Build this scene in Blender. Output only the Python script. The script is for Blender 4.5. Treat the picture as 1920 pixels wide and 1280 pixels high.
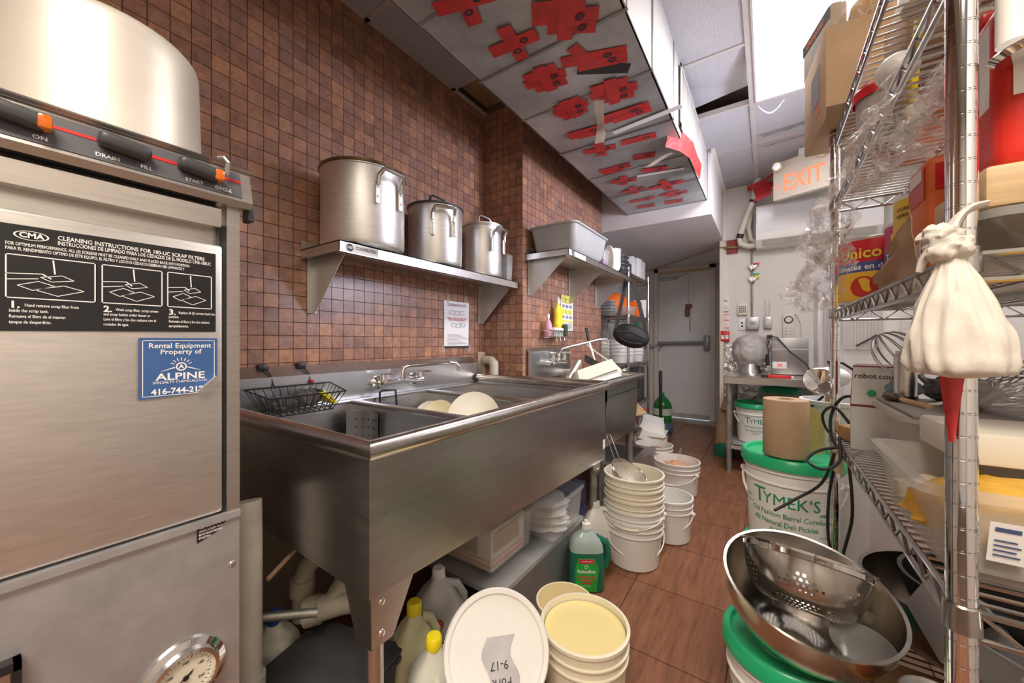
import bpy, bmesh, math, random
from mathutils import Vector, Matrix, noise
for _o in list(bpy.data.objects): bpy.data.objects.remove(_o, do_unlink=True)
random.seed(7)
PI = math.pi
SC = bpy.context.scene
COL = SC.collection
# ---------------------------------------------------------------- camera
cd = bpy.data.cameras.new('camera'); cam = bpy.data.objects.new('camera', cd); COL.objects.link(cam)
cd.sensor_width = 36.0; cd.lens = 36.0 * 700 / 1920; cd.clip_start = 0.02
cam.location = (0, 0, 1.10); cam.rotation_euler = (PI / 2, 0, math.atan2(478, 700))
SC.camera = cam
# ---------------------------------------------------------------- world, lamps, exposure
w = bpy.data.worlds.new('world'); SC.world = w; w.use_nodes = True
w.node_tree.nodes['Background'].inputs[0].default_value = (0.75, 0.85, 1, 1)
w.node_tree.nodes['Background'].inputs[1].default_value = 1.0
def area(name, loc, rot, sx, sy, power, col):
    l = bpy.data.lights.new(name, 'AREA'); l.shape = 'RECTANGLE'; l.size = sx; l.size_y = sy; l.energy = power; l.color = col
    o = bpy.data.objects.new(name, l); COL.objects.link(o); o.location = loc; o.rotation_euler = rot
    return o
# ceiling troffer over the aisle, a second one in the kitchen behind the camera, daylight in the window over the fridge
area('ceiling_panel_light', (0.24, 2.28, 2.625), (0, 0, 0), 0.54, 1.12, 19, (1.0, 0.96, 0.95))
area('rear_panel_light', (0.10, -0.75, 2.625), (0, 0, 0), 0.54, 1.12, 37, (1.0, 0.88, 0.74))
area('window_daylight', (0.985, 2.62, 1.88), (0, PI / 2, 0), 0.5, 0.8, 11, (0.78, 0.80, 1.0)).data.spread = 1.9
vs = SC.view_settings
vs.view_transform = 'Standard'; vs.look = 'None'; vs.gamma = 1.0; vs.use_curve_mapping = False
vs.exposure = 0.86
# ---------------------------------------------------------------- helpers
ORG = {}
class MB:
    """collects geometry in world coordinates (or in the parent's frame when local=True)"""
    def __init__(s, local=False):
        s.v = []; s.f = []; s.local = local; s.m = None
    def add(s, vs, fs):
        n = len(s.v)
        if s.m is not None: vs = [tuple(s.m @ Vector(q)) for q in vs]
        s.v += [tuple(q) for q in vs]; s.f += [tuple(i + n for i in q) for q in fs]; return s
    def box(s, x0, x1, y0, y1, z0, z1):
        return s.add([(x0,y0,z0),(x1,y0,z0),(x1,y1,z0),(x0,y1,z0),(x0,y0,z1),(x1,y0,z1),(x1,y1,z1),(x0,y1,z1)],
            [(0,3,2,1),(4,5,6,7),(0,1,5,4),(1,2,6,5),(2,3,7,6),(3,0,4,7)])
    def hexa(s, b, t):
        return s.add(list(b) + list(t), [(0,3,2,1),(4,5,6,7),(0,1,5,4),(1,2,6,5),(2,3,7,6),(3,0,4,7)])
    def rbox(s, c, sz, bev=.01, seg=2, rz=0, m=None, taper=1.0):
        bm = bmesh.new(); bmesh.ops.create_cube(bm, size=1)
        for q in bm.verts:
            k = taper if q.co.z < 0 else 1.0
            q.co = Vector((q.co.x*sz[0]*k, q.co.y*sz[1]*k, q.co.z*sz[2]))
        bmesh.ops.bevel(bm, geom=list(bm.edges), offset=bev, segments=seg, profile=.5, affect='EDGES')
        mm = Matrix.Translation(c) @ (m if m is not None else Matrix.Rotation(rz, 4, 'Z'))
        bm.verts.index_update()
        s.add([tuple(mm @ q.co) for q in bm.verts], [tuple(x.index for x in f.verts) for f in bm.faces]); bm.free(); return s
    def tube(s, pts, r, n=8, closed=False, caps=True, flat=None):
        pts = [Vector(p) for p in pts]; k = len(pts)
        rr = r if isinstance(r, (list, tuple)) else [r]*k
        tans = []
        for i in range(k):
            a = pts[i-1] if (i > 0 or closed) else pts[0]; b = pts[(i+1) % k] if (i < k-1 or closed) else pts[-1]
            t = (b - a); tans.append(t.normalized() if t.length > 1e-9 else Vector((0,0,1)))
        up = Vector((0,0,1)) if abs(tans[0].z) < .9 else Vector((1,0,0))
        nrm = (up - tans[0]*up.dot(tans[0])).normalized(); vs = []; fs = []
        for i in range(k):
            nrm = (nrm - tans[i]*nrm.dot(tans[i]))
            nrm = nrm.normalized() if nrm.length > 1e-6 else tans[i].orthogonal().normalized()
            bn = tans[i].cross(nrm)
            for j in range(n):
                a = 2*PI*j/n; ca, sa = math.cos(a), math.sin(a)
                if flat: ca *= flat
                vs.append(pts[i] + (nrm*ca + bn*sa)*rr[i])
        for i in range(k if closed else k-1):
            for j in range(n):
                a = i*n+j; b = i*n+(j+1) % n; c = ((i+1) % k)*n+(j+1) % n; d = ((i+1) % k)*n+j
                fs.append((a,b,c,d))
        if caps and not closed:
            fs.append(tuple(range(n))[::-1]); fs.append(tuple(range((k-1)*n, k*n)))
        return s.add(vs, fs)
    def cyl(s, p0, p1, r, r1=None, n=16): return s.tube([p0, p1], [r, r if r1 is None else r1], n)
    def lathe(s, prof, c=(0,0,0), n=32, m=None, wob=None):
        vs = []; fs = []; idx = []
        mm = Matrix.Translation(c) @ (m if m is not None else Matrix.Identity(4))
        for (r, z) in prof:
            if r < 1e-6: idx.append([len(vs)]); vs.append(mm @ Vector((0,0,z)))
            else:
                idx.append(list(range(len(vs), len(vs)+n)))
                for j in range(n):
                    a = 2*PI*j/n; q = r*(wob(a, z) if wob else 1)
                    vs.append(mm @ Vector((q*math.cos(a), q*math.sin(a), z)))
        for a, b in zip(idx, idx[1:]):
            for j in range(n):
                k = (j+1) % n
                if len(a) == 1 and len(b) == 1: continue
                if len(a) == 1: fs.append((a[0], b[k], b[j]))
                elif len(b) == 1: fs.append((a[j], a[k], b[0]))
                else: fs.append((a[j], a[k], b[k], b[j]))
        return s.add(vs, fs)
    def prism(s, poly, axis, a0, a1):
        """poly: 2-D outline in the two other axes (in xyz order), extruded along axis from a0 to a1"""
        def mk(p, a): return {'x': (a,p[0],p[1]), 'y': (p[0],a,p[1]), 'z': (p[0],p[1],a)}[axis]
        n = len(poly)
        return s.add([mk(p,a0) for p in poly] + [mk(p,a1) for p in poly],
            [tuple(range(n))[::-1], tuple(range(n,2*n))] + [(i,(i+1)%n,n+(i+1)%n,n+i) for i in range(n)])
    def grid(s, fn, nu, nv, th=0):
        P = [[Vector(fn(i/nu, j/nv)) for j in range(nv+1)] for i in range(nu+1)]
        vs = [P[i][j] for i in range(nu+1) for j in range(nv+1)]
        W = nv+1; fs = [(i*W+j,(i+1)*W+j,(i+1)*W+j+1,i*W+j+1) for i in range(nu) for j in range(nv)]
        if th:
            N = []
            for i in range(nu+1):
                for j in range(nv+1):
                    du = P[min(i+1,nu)][j]-P[max(i-1,0)][j]; dv = P[i][min(j+1,nv)]-P[i][max(j-1,0)]
                    c = du.cross(dv); N.append(c.normalized() if c.length > 1e-12 else Vector((0,0,1)))
            m = len(vs); vs = vs + [a + b*th for a, b in zip(vs, N)]
            fs = fs + [tuple(q+m for q in f)[::-1] for f in fs]
            ed = [(i*W, (i+1)*W) for i in range(nu)] + [((i+1)*W+nv, i*W+nv) for i in range(nu)] + [(j+1, j) for j in range(nv)] + [(nu*W+j, nu*W+j+1) for j in range(nv)]
            fs += [(b, a, a+m, b+m) for a, b in ed]
        return s.add(vs, fs)
    def sphere(s, c, r, n=12, sc=(1,1,1), m=None):
        mm = Matrix.Translation(c) @ (m if m is not None else Matrix.Identity(4)) @ Matrix.Diagonal((*sc, 1))
        return s.lathe([(r*math.sin(PI*i/n) if 0 < i < n else 0, -r*math.cos(PI*i/n)) for i in range(n+1)], n=n*2, m=mm)
    def to(s, name, mat, parent=None, label=None, cat=None, group=None, kind=None, org=None, sharp=.65, norm=True):
        me = bpy.data.meshes.new(name)
        o = bpy.data.objects.new(name, me); COL.objects.link(o)
        V = s.v
        if parent is not None:
            og = ORG.get(parent, (0,0,0)); o.parent = parent; ORG[o] = og
            if not s.local: V = [(a-og[0], b-og[1], c-og[2]) for a,b,c in V]
        else:
            if org is None:
                xs, ys, zs = zip(*V); org = ((min(xs)+max(xs))/2, (min(ys)+max(ys))/2, min(zs))
            ORG[o] = org; o.location = org; V = [(a-org[0], b-org[1], c-org[2]) for a,b,c in V]
        me.from_pydata(V, [], s.f)
        if norm:
            bm = bmesh.new(); bm.from_mesh(me); bmesh.ops.recalc_face_normals(bm, faces=bm.faces); bm.to_mesh(me); bm.free()
        me.polygons.foreach_set('use_smooth', [True]*len(me.polygons)); me.set_sharp_from_angle(angle=sharp)
        me.materials.append(mat)
        tag(o, label, cat, group, kind); return o
def tag(o, label=None, cat=None, group=None, kind=None):
    if label: o['label'] = label
    if cat: o['category'] = cat
    if group: o['group'] = group
    if kind: o['kind'] = kind
    return o
def thing(name, label, cat, loc, rz=0, group=None, kind=None):
    o = bpy.data.objects.new(name, None); COL.objects.link(o); o.location = loc; o.rotation_euler = (0,0,rz); o.empty_display_size = .05
    ORG[o] = tuple(loc); return tag(o, label, cat, group, kind)
def copytree(o, parent=None):
    c = o.copy(); COL.objects.link(c); c.parent = parent; ORG[c] = ORG.get(o)
    for ch in list(o.children): copytree(ch, c)
    return c
def ORD(k, n):
    return 'lowest' if k == 0 else ('topmost' if k == n-1 else ['','second','third','fourth','fifth','sixth','seventh','eighth'][k]+' from the bottom')
_tc = {}
def text2d(st, size=1.0, bold=0.0, align='CENTER'):
    k = (st, bold, align)
    if k not in _tc:
        cu = bpy.data.curves.new('t', 'FONT'); cu.body = st; cu.size = 1; cu.offset = bold; cu.align_x = align; cu.align_y = 'CENTER'; cu.resolution_u = 2
        ob = bpy.data.objects.new('t', cu); me = ob.to_mesh()
        bm = bmesh.new(); bm.from_mesh(me); bmesh.ops.triangulate(bm, faces=bm.faces)
        for _ in range(3 if len(st) < 30 else 0):
            le = [e for e in bm.edges if e.calc_length() > .22]
            if not le: break
            bmesh.ops.subdivide_edges(bm, edges=le, cuts=1); bmesh.ops.triangulate(bm, faces=bm.faces)
        bm.to_mesh(me); bm.free()
        _tc[k] = ([(q.co.x, q.co.y) for q in me.vertices], [tuple(p.vertices) for p in me.polygons])
        ob.to_mesh_clear(); bpy.data.objects.remove(ob); bpy.data.curves.remove(cu)
    v, f = _tc[k]
    return [(a*size, b*size) for a, b in v], f
def put_text(mb, st, size, fn, bold=0.0, align='CENTER', sx=1.0):
    v, f = text2d(st, size, bold, align)
    if v: mb.add([fn(a*sx, b) for a, b in v], f)
    return mb
# ---------------------------------------------------------------- procedural materials
MT = {}
def M(name, col, rough=.5, metal=0.0, var=.12, scale=8, stretch=(1,1,1), bump=0.0, bscale=None, alpha=1.0, trans=0.0, emit=0.0, ecol=None, coat=0.0, rvar=.0, spec=.5, sub=0.0):
    if name in MT: return MT[name]
    m = bpy.data.materials.new(name); m.use_nodes = True; nt = m.node_tree; b = nt.nodes['Principled BSDF']; N = nt.nodes.new; L = nt.links.new
    tc = N('ShaderNodeTexCoord'); mp = N('ShaderNodeMapping'); mp.inputs['Scale'].default_value = stretch; L(tc.outputs['Object'], mp.inputs['Vector'])
    nz = N('ShaderNodeTexNoise'); nz.inputs['Scale'].default_value = scale; nz.inputs['Detail'].default_value = 5; nz.inputs['Roughness'].default_value = .6; L(mp.outputs[0], nz.inputs['Vector'])
    r = N('ShaderNodeValToRGB'); c = Vector(col[:3]); r.color_ramp.elements[0].position = .3; r.color_ramp.elements[1].position = .7
    r.color_ramp.elements[0].color = (*[max(0, x*(1-var)) for x in c], 1); r.color_ramp.elements[1].color = (*[min(1, x*(1+var*.6)) for x in c], 1)
    L(nz.outputs['Fac'], r.inputs[0]); L(r.outputs[0], b.inputs['Base Color'])
    b.inputs['Roughness'].default_value = rough; b.inputs['Metallic'].default_value = metal; b.inputs['Specular IOR Level'].default_value = spec
    if rvar:
        mr = N('ShaderNodeMapRange'); mr.inputs[3].default_value = max(.02, rough-rvar); mr.inputs[4].default_value = rough+rvar; L(nz.outputs['Fac'], mr.inputs[0]); L(mr.outputs[0], b.inputs['Roughness'])
    if bump:
        n2 = N('ShaderNodeTexNoise'); n2.inputs['Scale'].default_value = bscale or scale*3; n2.inputs['Detail'].default_value = 3; L(mp.outputs[0], n2.inputs['Vector'])
        bp = N('ShaderNodeBump'); bp.inputs['Strength'].default_value = bump; bp.inputs['Distance'].default_value = .01; L(n2.outputs['Fac'], bp.inputs['Height']); L(bp.outputs[0], b.inputs['Normal'])
    b.inputs['Alpha'].default_value = alpha; b.inputs['Transmission Weight'].default_value = trans; b.inputs['Coat Weight'].default_value = coat
    if sub: b.inputs['Subsurface Weight'].default_value = sub; b.inputs['Subsurface Radius'].default_value = (.02,.015,.01)
    if emit: b.inputs['Emission Strength'].default_value = emit; b.inputs['Emission Color'].default_value = (*(ecol or col)[:3], 1)
    MT[name] = m; return m
def cellmat(name, cols, pitch, off, rough, streak=None, grain=40, gamt=.12, spec=.5, rand_obj=False, bump=.15):
    """colour chosen per tile from a ramp; the tile is found from the world position snapped to the tile grid (or from the object)"""
    m = bpy.data.materials.new(name); m.use_nodes = True; nt = m.node_tree; b = nt.nodes['Principled BSDF']; N = nt.nodes.new; L = nt.links.new
    geo = N('ShaderNodeNewGeometry')
    if rand_obj:
        oi = N('ShaderNodeObjectInfo'); src = oi.outputs['Random']
    else:
        a = N('ShaderNodeVectorMath'); a.operation = 'SUBTRACT'; a.inputs[1].default_value = off; L(geo.outputs['Position'], a.inputs[0])
        d = N('ShaderNodeVectorMath'); d.operation = 'DIVIDE'; d.inputs[1].default_value = pitch; L(a.outputs[0], d.inputs[0])
        fl = N('ShaderNodeVectorMath'); fl.operation = 'FLOOR'; L(d.outputs[0], fl.inputs[0])
        wn = N('ShaderNodeTexWhiteNoise'); wn.noise_dimensions = '3D'; L(fl.outputs[0], wn.inputs['Vector']); src = wn.outputs['Value']
    r = N('ShaderNodeValToRGB'); cr = r.color_ramp; cr.elements[0].color = (*cols[0],1); cr.elements[1].color = (*cols[-1],1)
    for i, c in enumerate(cols[1:-1]): e = cr.elements.new((i+1)/(len(cols)-1)); e.color = (*c,1)
    L(src, r.inputs[0])
    mp = N('ShaderNodeMapping'); mp.inputs['Scale'].default_value = streak or (1,1,1); L(geo.outputs['Position'], mp.inputs['Vector'])
    nz = N('ShaderNodeTexNoise'); nz.inputs['Scale'].default_value = grain; nz.inputs['Detail'].default_value = 7; nz.inputs['Roughness'].default_value = .65; nz.inputs['Distortion'].default_value = .6; L(mp.outputs[0], nz.inputs['Vector'])
    mr = N('ShaderNodeMapRange'); mr.inputs[1].default_value = .25; mr.inputs[2].default_value = .75; mr.inputs[3].default_value = 1-gamt*2.2; mr.inputs[4].default_value = 1+gamt*1.6; L(nz.outputs['Fac'], mr.inputs[0])
    mx = N('ShaderNodeMix'); mx.data_type = 'RGBA'; mx.blend_type = 'MULTIPLY'; mx.inputs['Factor'].default_value = 1; L(r.outputs[0], mx.inputs['A']); L(mr.outputs[0], mx.inputs['B'])
    L(mx.outputs['Result'], b.inputs['Base Color']); b.inputs['Roughness'].default_value = rough; b.inputs['Specular IOR Level'].default_value = spec
    bp = N('ShaderNodeBump'); bp.inputs['Strength'].default_value = bump; bp.inputs['Distance'].default_value = .004; L(nz.outputs['Fac'], bp.inputs['Height']); L(bp.outputs[0], b.inputs['Normal'])
    MT[name] = m; return m
steel = M('brushed_steel', (.66,.64,.61), .30, 1, .10, 14, (1,1,18), rvar=.06)
steelh = M('brushed_steel_horizontal', (.66,.63,.59), .34, 1, .10, 10, (18,1,18), rvar=.06)
sinksteel = M('sink_steel', (.56,.55,.54), .30, 1, .10, 5, (1,1,9), rvar=.07)
alum = M('aluminium', (.78,.77,.74), .42, 1, .08, 12, (1,1,10), rvar=.06)
chrome = M('chrome', (.86,.86,.87), .07, 1, .04)
wirechrome = M('wire_chrome', (.50,.49,.47), .25, 1, .2, 20)
zinc = M('galvanised_sheet', (.52,.53,.52), .42, .6, .35, 3.5, (1,1,1), rvar=.1)
pipezinc = M('galvanised_pipe', (.42,.42,.38), .5, .8, .35, 12, bump=.1)
paint = M('wall_paint_white', (.74,.71,.67), .6, 0, .05, 3, bump=.04, bscale=60)
paintb = M('wall_paint_beige', (.42,.35,.27), .7, 0, .2, 4, bump=.05)
trimw = M('trim_cream', (.78,.72,.62), .5, 0, .08, 5)
white = M('white_plastic', (.85,.83,.79), .38, 0, .05, 6, sub=.0)
whiteb = M('white_enamel', (.86,.87,.88), .25, 0, .03, 3)
cream = M('cream_plastic', (.84,.78,.64), .4, 0, .06, 6)
yel = M('yellowed_plastic', (.88,.78,.50), .42, 0, .06, 5)
green = M('green_lid_plastic', (.012,.42,.17), .3, 0, .12, 5)
greenp = M('green_print', (.012,.28,.14), .5, 0, .05)
black = M('black_plastic', (.018,.018,.02), .4, 0, .3, 12)
rubber = M('black_rubber', (.02,.02,.02), .55, 0, .3, 12)
grey = M('grey_plastic', (.42,.42,.41), .45, 0, .08, 6)
dgrey = M('dark_grey_plastic', (.06,.06,.065), .45, 0, .25, 8)
clear = M('clear_plastic', (.74,.74,.73), .14, 0, .04, 6, alpha=.20)
frost = M('frosted_plastic', (.66,.64,.61), .28, 0, .08, 5, alpha=.36)
wrap = M('plastic_wrap', (.93,.91,.90), .10, 0, .05, 12, alpha=.15, bump=.5, bscale=25, spec=1.0)
def fold_glint_alpha(m, lo, hi, sc):
    # creased film: less see-through streaks paint in its white highlights along with thicker folds
    nt = m.node_tree; b = nt.nodes['Principled BSDF']; N = nt.nodes.new; L = nt.links.new
    tc = N('ShaderNodeTexCoord'); nz = N('ShaderNodeTexNoise'); nz.inputs['Scale'].default_value = sc; nz.inputs['Detail'].default_value = 4; nz.inputs['Distortion'].default_value = 1.2; L(tc.outputs['Object'], nz.inputs['Vector'])
    s = N('ShaderNodeMath'); s.operation = 'SUBTRACT'; s.inputs[1].default_value = .5; L(nz.outputs['Fac'], s.inputs[0])
    a = N('ShaderNodeMath'); a.operation = 'ABSOLUTE'; L(s.outputs[0], a.inputs[0])
    r = N('ShaderNodeMapRange'); r.inputs[1].default_value = .0; r.inputs[2].default_value = .05; r.inputs[3].default_value = hi; r.inputs[4].default_value = lo; L(a.outputs[0], r.inputs[0]); L(r.outputs[0], b.inputs['Alpha'])
fold_glint_alpha(wrap, .12, .55, 16)
bagw = M('white_bag', (.74,.70,.63), .45, 0, .10, 9, bump=.3, bscale=24)
bagg = M('grey_bag', (.42,.40,.37), .38, 0, .10, 9, bump=.2, bscale=22)
paper = M('paper', (.86,.85,.84), .8, 0, .03)
ink = M('ink', (.03,.03,.035), .6, 0, .1)
red = M('red_plastic', (.62,.02,.02), .4, 0, .12, 8)
redtape = M('red_tape', (.58,.03,.03), .35, 0, .30, 14, bump=.2)
orange = M('orange_plastic', (.80,.16,.02), .5, 0, .12, 8)
yellow = M('yellow_plastic', (.90,.72,.02), .35, 0, .06)
blue = M('blue_plastic', (.03,.08,.40), .4, 0, .15)
wood = M('wood', (.50,.27,.10), .5, 0, .3, 6, (1,12,12), .05)
woodl = M('pale_wood', (.66,.46,.25), .55, 0, .2, 6, (1,12,12), .05)
brown = M('brown_board', (.27,.11,.045), .5, 0, .25, 8, (8,8,1))
card = M('cardboard', (.52,.36,.22), .8, 0, .1, 10)
kraft = M('kraft_paper', (.46,.31,.19), .8, 0, .08, 14)
foil = M('foil_sheet', (.70,.71,.74), .28, .95, .15, 10, bump=.8, bscale=30)
grime = M('grimy_pvc', (.55,.50,.38), .5, 0, .4, 7, bump=.1)
greyp = M('grey_paint', (.46,.47,.47), .5, .2, .1, 6)
# ================================================================ THE ROOM
CZ = 2.65
def S(name, mb, mat): return mb.to(name, mat, kind='structure')
floor_o = S('floor', MB().box(-1.7,1.1,-2.7,5.75,-.08,-.006), M('grout_dark', (.10,.055,.035), .8, 0, .3, 30))
wl = S('wall_left', MB().box(-1.75,-1.606,-2.7,2.06,0,CZ+.15), M('tile_grout', (.19,.10,.065), .8, 0, .2, 30))
MB().box(-1.607,-1.598,-2.7,2.01,0,.90).to('lower_wall_paint', paintb, wl)
wc = S('wall_step', MB().box(-1.75,-1.296,2.016,3.394,0,CZ+.15), MT['tile_grout'])
MB().box(-1.297,-1.288,2.012,3.40,0,.84).to('lower_wall_paint', paintb, wc)
S('wall_recess', MB().box(-1.75,-1.6,3.39,5.75,0,CZ+.15), paint)
S('wall_far', MB().box(-1.6,-1.30,5.64,5.75,0,CZ+.1).box(-.62,-.30,5.64,5.75,0,CZ+.1).box(-1.30,-.62,5.64,5.75,2.12,CZ+.1), paint)
S('wall_back', MB().box(-.37,1.1,4.4,5.72,0,CZ+.15), paint)
S('wall_right', MB().box(1.0,1.1,-2.7,2.2,0,CZ+.15).box(1.0,1.1,3.04,4.4,0,CZ+.15).box(1.0,1.1,2.2,3.04,0,1.6).box(1.0,1.1,2.2,3.04,2.16,CZ+.15), paint)
S('wall_front', MB().box(-1.75,1.1,-2.8,-2.7,0,CZ+.15), paint)
win = S('window_1', MB().box(1.0,1.1,2.2,2.23,1.6,2.16).box(1.0,1.1,3.01,3.04,1.6,2.16).box(1.0,1.1,2.23,3.01,1.6,1.63).box(1.0,1.1,2.23,3.01,2.13,2.16), trimw)
MB().box(1.045,1.05,2.23,3.01,1.63,2.13).to('pane', M('window_glass', (.9,.92,.95), .1, 0, .02, alpha=.2), win)
S('ceiling_slab', MB().box(-1.75,1.1,-2.8,5.75,CZ+.13,CZ+.2), M('plenum_dark', (.10,.07,.05), .9, 0, .2))
# soffit over the doorway
S('wall_soffit', MB().box(-1.6,-.37,3.4,5.64,2.13,CZ+.12), M('soffit_paint', (.74,.71,.69), .6, 0, .05, 3, bump=.03))
# --- wall tiles: each tile its own box, proud of the grout
TP = .0545; G = .0013
tilecols = [(.27,.145,.105),(.41,.205,.13),(.35,.18,.13),(.50,.255,.15),(.33,.19,.155),(.46,.235,.145),(.27,.15,.115)]
tilem = cellmat('stone_tile', tilecols, (1,TP,TP), (0.5,2.01-80*TP,CZ-80*TP), .30, grain=34, gamt=.20, spec=.55)
tilemx = cellmat('stone_tile_return', tilecols, (.31/6,1,TP), (-1.6-.31,.5,CZ-80*TP), .30, grain=34, gamt=.20, spec=.55)
def tilemesh(dx,dy,dz,mat,nm):
    me = bpy.data.meshes.new(nm); b = MB().box(0,dx,0,dy,0,dz); me.from_pydata(b.v,[],b.f); me.materials.append(mat); return me
def lay_tiles(cells, me, mat, parent, size, keep=300):
    """cells: lower corners of tiles, nearest first; the first become objects, the others one mesh"""
    og = ORG[parent]
    cells = sorted(cells, key=lambda c: c[3])
    for c in cells[:keep]:
        o = bpy.data.objects.new('tile', me); COL.objects.link(o); o.parent = parent; o.location = (c[0]-og[0],c[1]-og[1],c[2]-og[2])
    if cells[keep:]:
        b = MB()
        for c in cells[keep:]: b.box(c[0],c[0]+size[0],c[1],c[1]+size[1],c[2],c[2]+size[2])
        b.to('more_tiles', mat, parent, kind='stuff', norm=False)
def rank(x,y,z):
    # hidden behind the dishwasher and the pot on it, or outside the view: last
    d = math.dist((x,y,z),(0,0,1.1))
    return d + (5 if (y < .50 and z < 2.0) or y < .2 or z < .96 else 0)
rows = [CZ-(i+1)*TP for i in range(33) if CZ-(i+1)*TP > .84]
cells = [(-1.606, 2.01-(j+1)*TP+G, z+G, rank(-1.6,2.01-j*TP,z)) for z in rows for j in range(46) if z > .885]
lay_tiles(cells, tilemesh(.006,TP-2*G,TP-2*G,tilem,'wall_tile'), tilem, wl, (.006,TP-2*G,TP-2*G))
ny = 25; py_ = (3.40-2.01)/ny
cells = [(-1.296, 2.01+j*TP+G, z+G, rank(-1.29,2.01+j*TP,z)) for z in rows for j in range(25)]
lay_tiles(cells, tilemesh(.006,TP-2*G,TP-2*G,tilem,'wall_tile'), tilem, wc, (.006,TP-2*G,TP-2*G), 220)
pw = .31/6
cells = [(-1.6+j*pw+G, 2.010, z+G, rank(-1.5,2.01,z)) for z in rows for j in range(6)]
lay_tiles(cells, tilemesh(pw-2*G,.006,TP-2*G,tilemx,'wall_tile'), tilemx, wc, (pw-2*G,.006,TP-2*G), 80)
# --- floor tiles
fcols = [(.215,.088,.045),(.26,.110,.056),(.235,.098,.050),(.28,.120,.062)]
fm = cellmat('floor_tile_wood_look', fcols, (1,1,1), (0,0,0), .38, streak=(9,1,1), grain=5, gamt=.22, spec=.45, rand_obj=True, bump=.12)
FX, FY = .392, .396
fx = [-.502+FX*k for k in range(-3,5)]; fy = [1.35+FY*k for k in range(-6,12)]
fmesh = tilemesh(FX-.004, FY-.004, .008, fm, 'floor_tile')
for i in range(-3, 4):
    for j in range(-6, 11):
        x0 = -.502+FX*i; y0 = 1.35+FY*j
        x1 = min(x0+FX, 1.0); xx = max(x0, -1.6); y1 = min(y0+FY, 5.64)
        if xx == x0 and x1 == x0+FX and y1 == y0+FY: me = fmesh
        else: me = tilemesh(x1-xx-.004, y1-y0-.004, .008, fm, 'floor_tile_cut')
        o = bpy.data.objects.new('floor_tile', me); COL.objects.link(o); o.parent = floor_o
        og = ORG[floor_o]; o.location = (xx+.002-og[0], y0+.002-og[1], -.008-og[2])
# --- suspended ceiling: T-bars, tiles, troffers
cgrid = S('ceiling', MB().box(-1.6,-1.575,-2.7,2.01,CZ-.004,CZ+.002).box(-.095,-.065,-2.7,4.4,CZ-.006,CZ+.03).box(.975,1.0,-2.7,4.4,CZ-.004,CZ+.002).box(.535,.56,-2.7,4.4,CZ-.006,CZ+.03), M('t_bar', (.52,.48,.45), .45, .1, .05))
ctile = M('ceiling_tile', (.46,.445,.46), .85, 0, .04, 3, bump=.6, bscale=120)
cstain = M('ceiling_tile_stained', (.45,.28,.14), .85, 0, .35, 4, bump=.5, bscale=120)
ys = [2.29+.6*k for k in range(-8,4)] + [4.4]
for y in ys:
    MB().box(-1.6,1.0,y-.012,y+.012,CZ-.004,CZ+.03).to('cross_bar', MT['t_bar'], cgrid)
xs = [-1.6,-.85,-.08,.547,1.0]
for i in range(4):
    for j in range(len(ys)-1):
        if i == 2 and ys[j] > 1.6 and ys[j] < 2.8: continue
        if i == 2 and -1.4 < ys[j] < -.1: continue
        b = MB()
        if i == 0 and abs(ys[j]-1.69) < .02: b.box(xs[i]+.013,xs[i+1]-.013,ys[j]+.013,ys[j+1]-.013,CZ+.05,CZ+.065).to('ceiling_tile', cstain, cgrid); continue
        if i == 1 and abs(ys[j]-2.29) < .02:
            b.hexa([(xs[1],ys[j]+.013,CZ+.003),(xs[2],ys[j]+.013,CZ+.003),(xs[2],ys[j+1]-.05,CZ+.10),(xs[1],ys[j+1]-.02,CZ+.02)],[(xs[1],ys[j]+.013,CZ+.018),(xs[2],ys[j]+.013,CZ+.018),(xs[2],ys[j+1]-.05,CZ+.115),(xs[1],ys[j+1]-.02,CZ+.035)])
        else: b.box(xs[i]+.004,xs[i+1]-.004,ys[j]+.004,ys[j+1]-.004,CZ+.002,CZ+.017)
        b.to('ceiling_tile', ctile, cgrid)
lens = M('light_lens', (.95,.94,.92), .5, 0, .01, emit=1.1, ecol=(1,.98,.96))
for k,(y0,lb) in enumerate([(1.70,'white fluorescent ceiling panel light above the wire rack'),(-1.32,'ceiling panel light behind the camera')]):
    t = thing('ceiling_panel_light', lb, 'ceiling light', (.24,y0+.58,CZ-.012))
    MB().box(-.062,.533,y0,y0+1.175,CZ-.008,CZ-.002).box(-.062,.533,y0,y0+1.175,CZ+.0,CZ+.06).to('lens', lens, t)
    MB().box(-.064,-.055,y0,y0+1.175,CZ-.012,CZ+.01).box(.527,.536,y0,y0+1.175,CZ-.012,CZ+.01).box(-.064,.536,y0-.004,y0+.006,CZ-.012,CZ+.01).box(-.064,.536,y0+1.17,y0+1.18,CZ-.012,CZ+.01).to('frame', MT['t_bar'], t)
# chain hanging by the light and grille wire
ch = [(-.05+.14*s, 2.90+.02*s, CZ-.02-.065*math.sin(PI*s)) for s in [i/14 for i in range(15)]]
cb = MB()
for i in range(14):
    a, b_ = Vector(ch[i]), Vector(ch[i+1]); md = (a+b_)/2; dr = (b_-a).normalized(); sd = Vector((0,0,1)) if i % 2 else dr.cross(Vector((0,0,1))).normalized()
    L_ = (b_-a).length*.62; cb.tube([md+dr*L_*math.cos(q)+sd*.004*math.sin(q) for q in [2*PI*k/8 for k in range(8)]], .0011, 5, closed=True)
cb.to('ceiling_chain', white, label='short white chain looped below the ceiling light', cat='chain')
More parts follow.
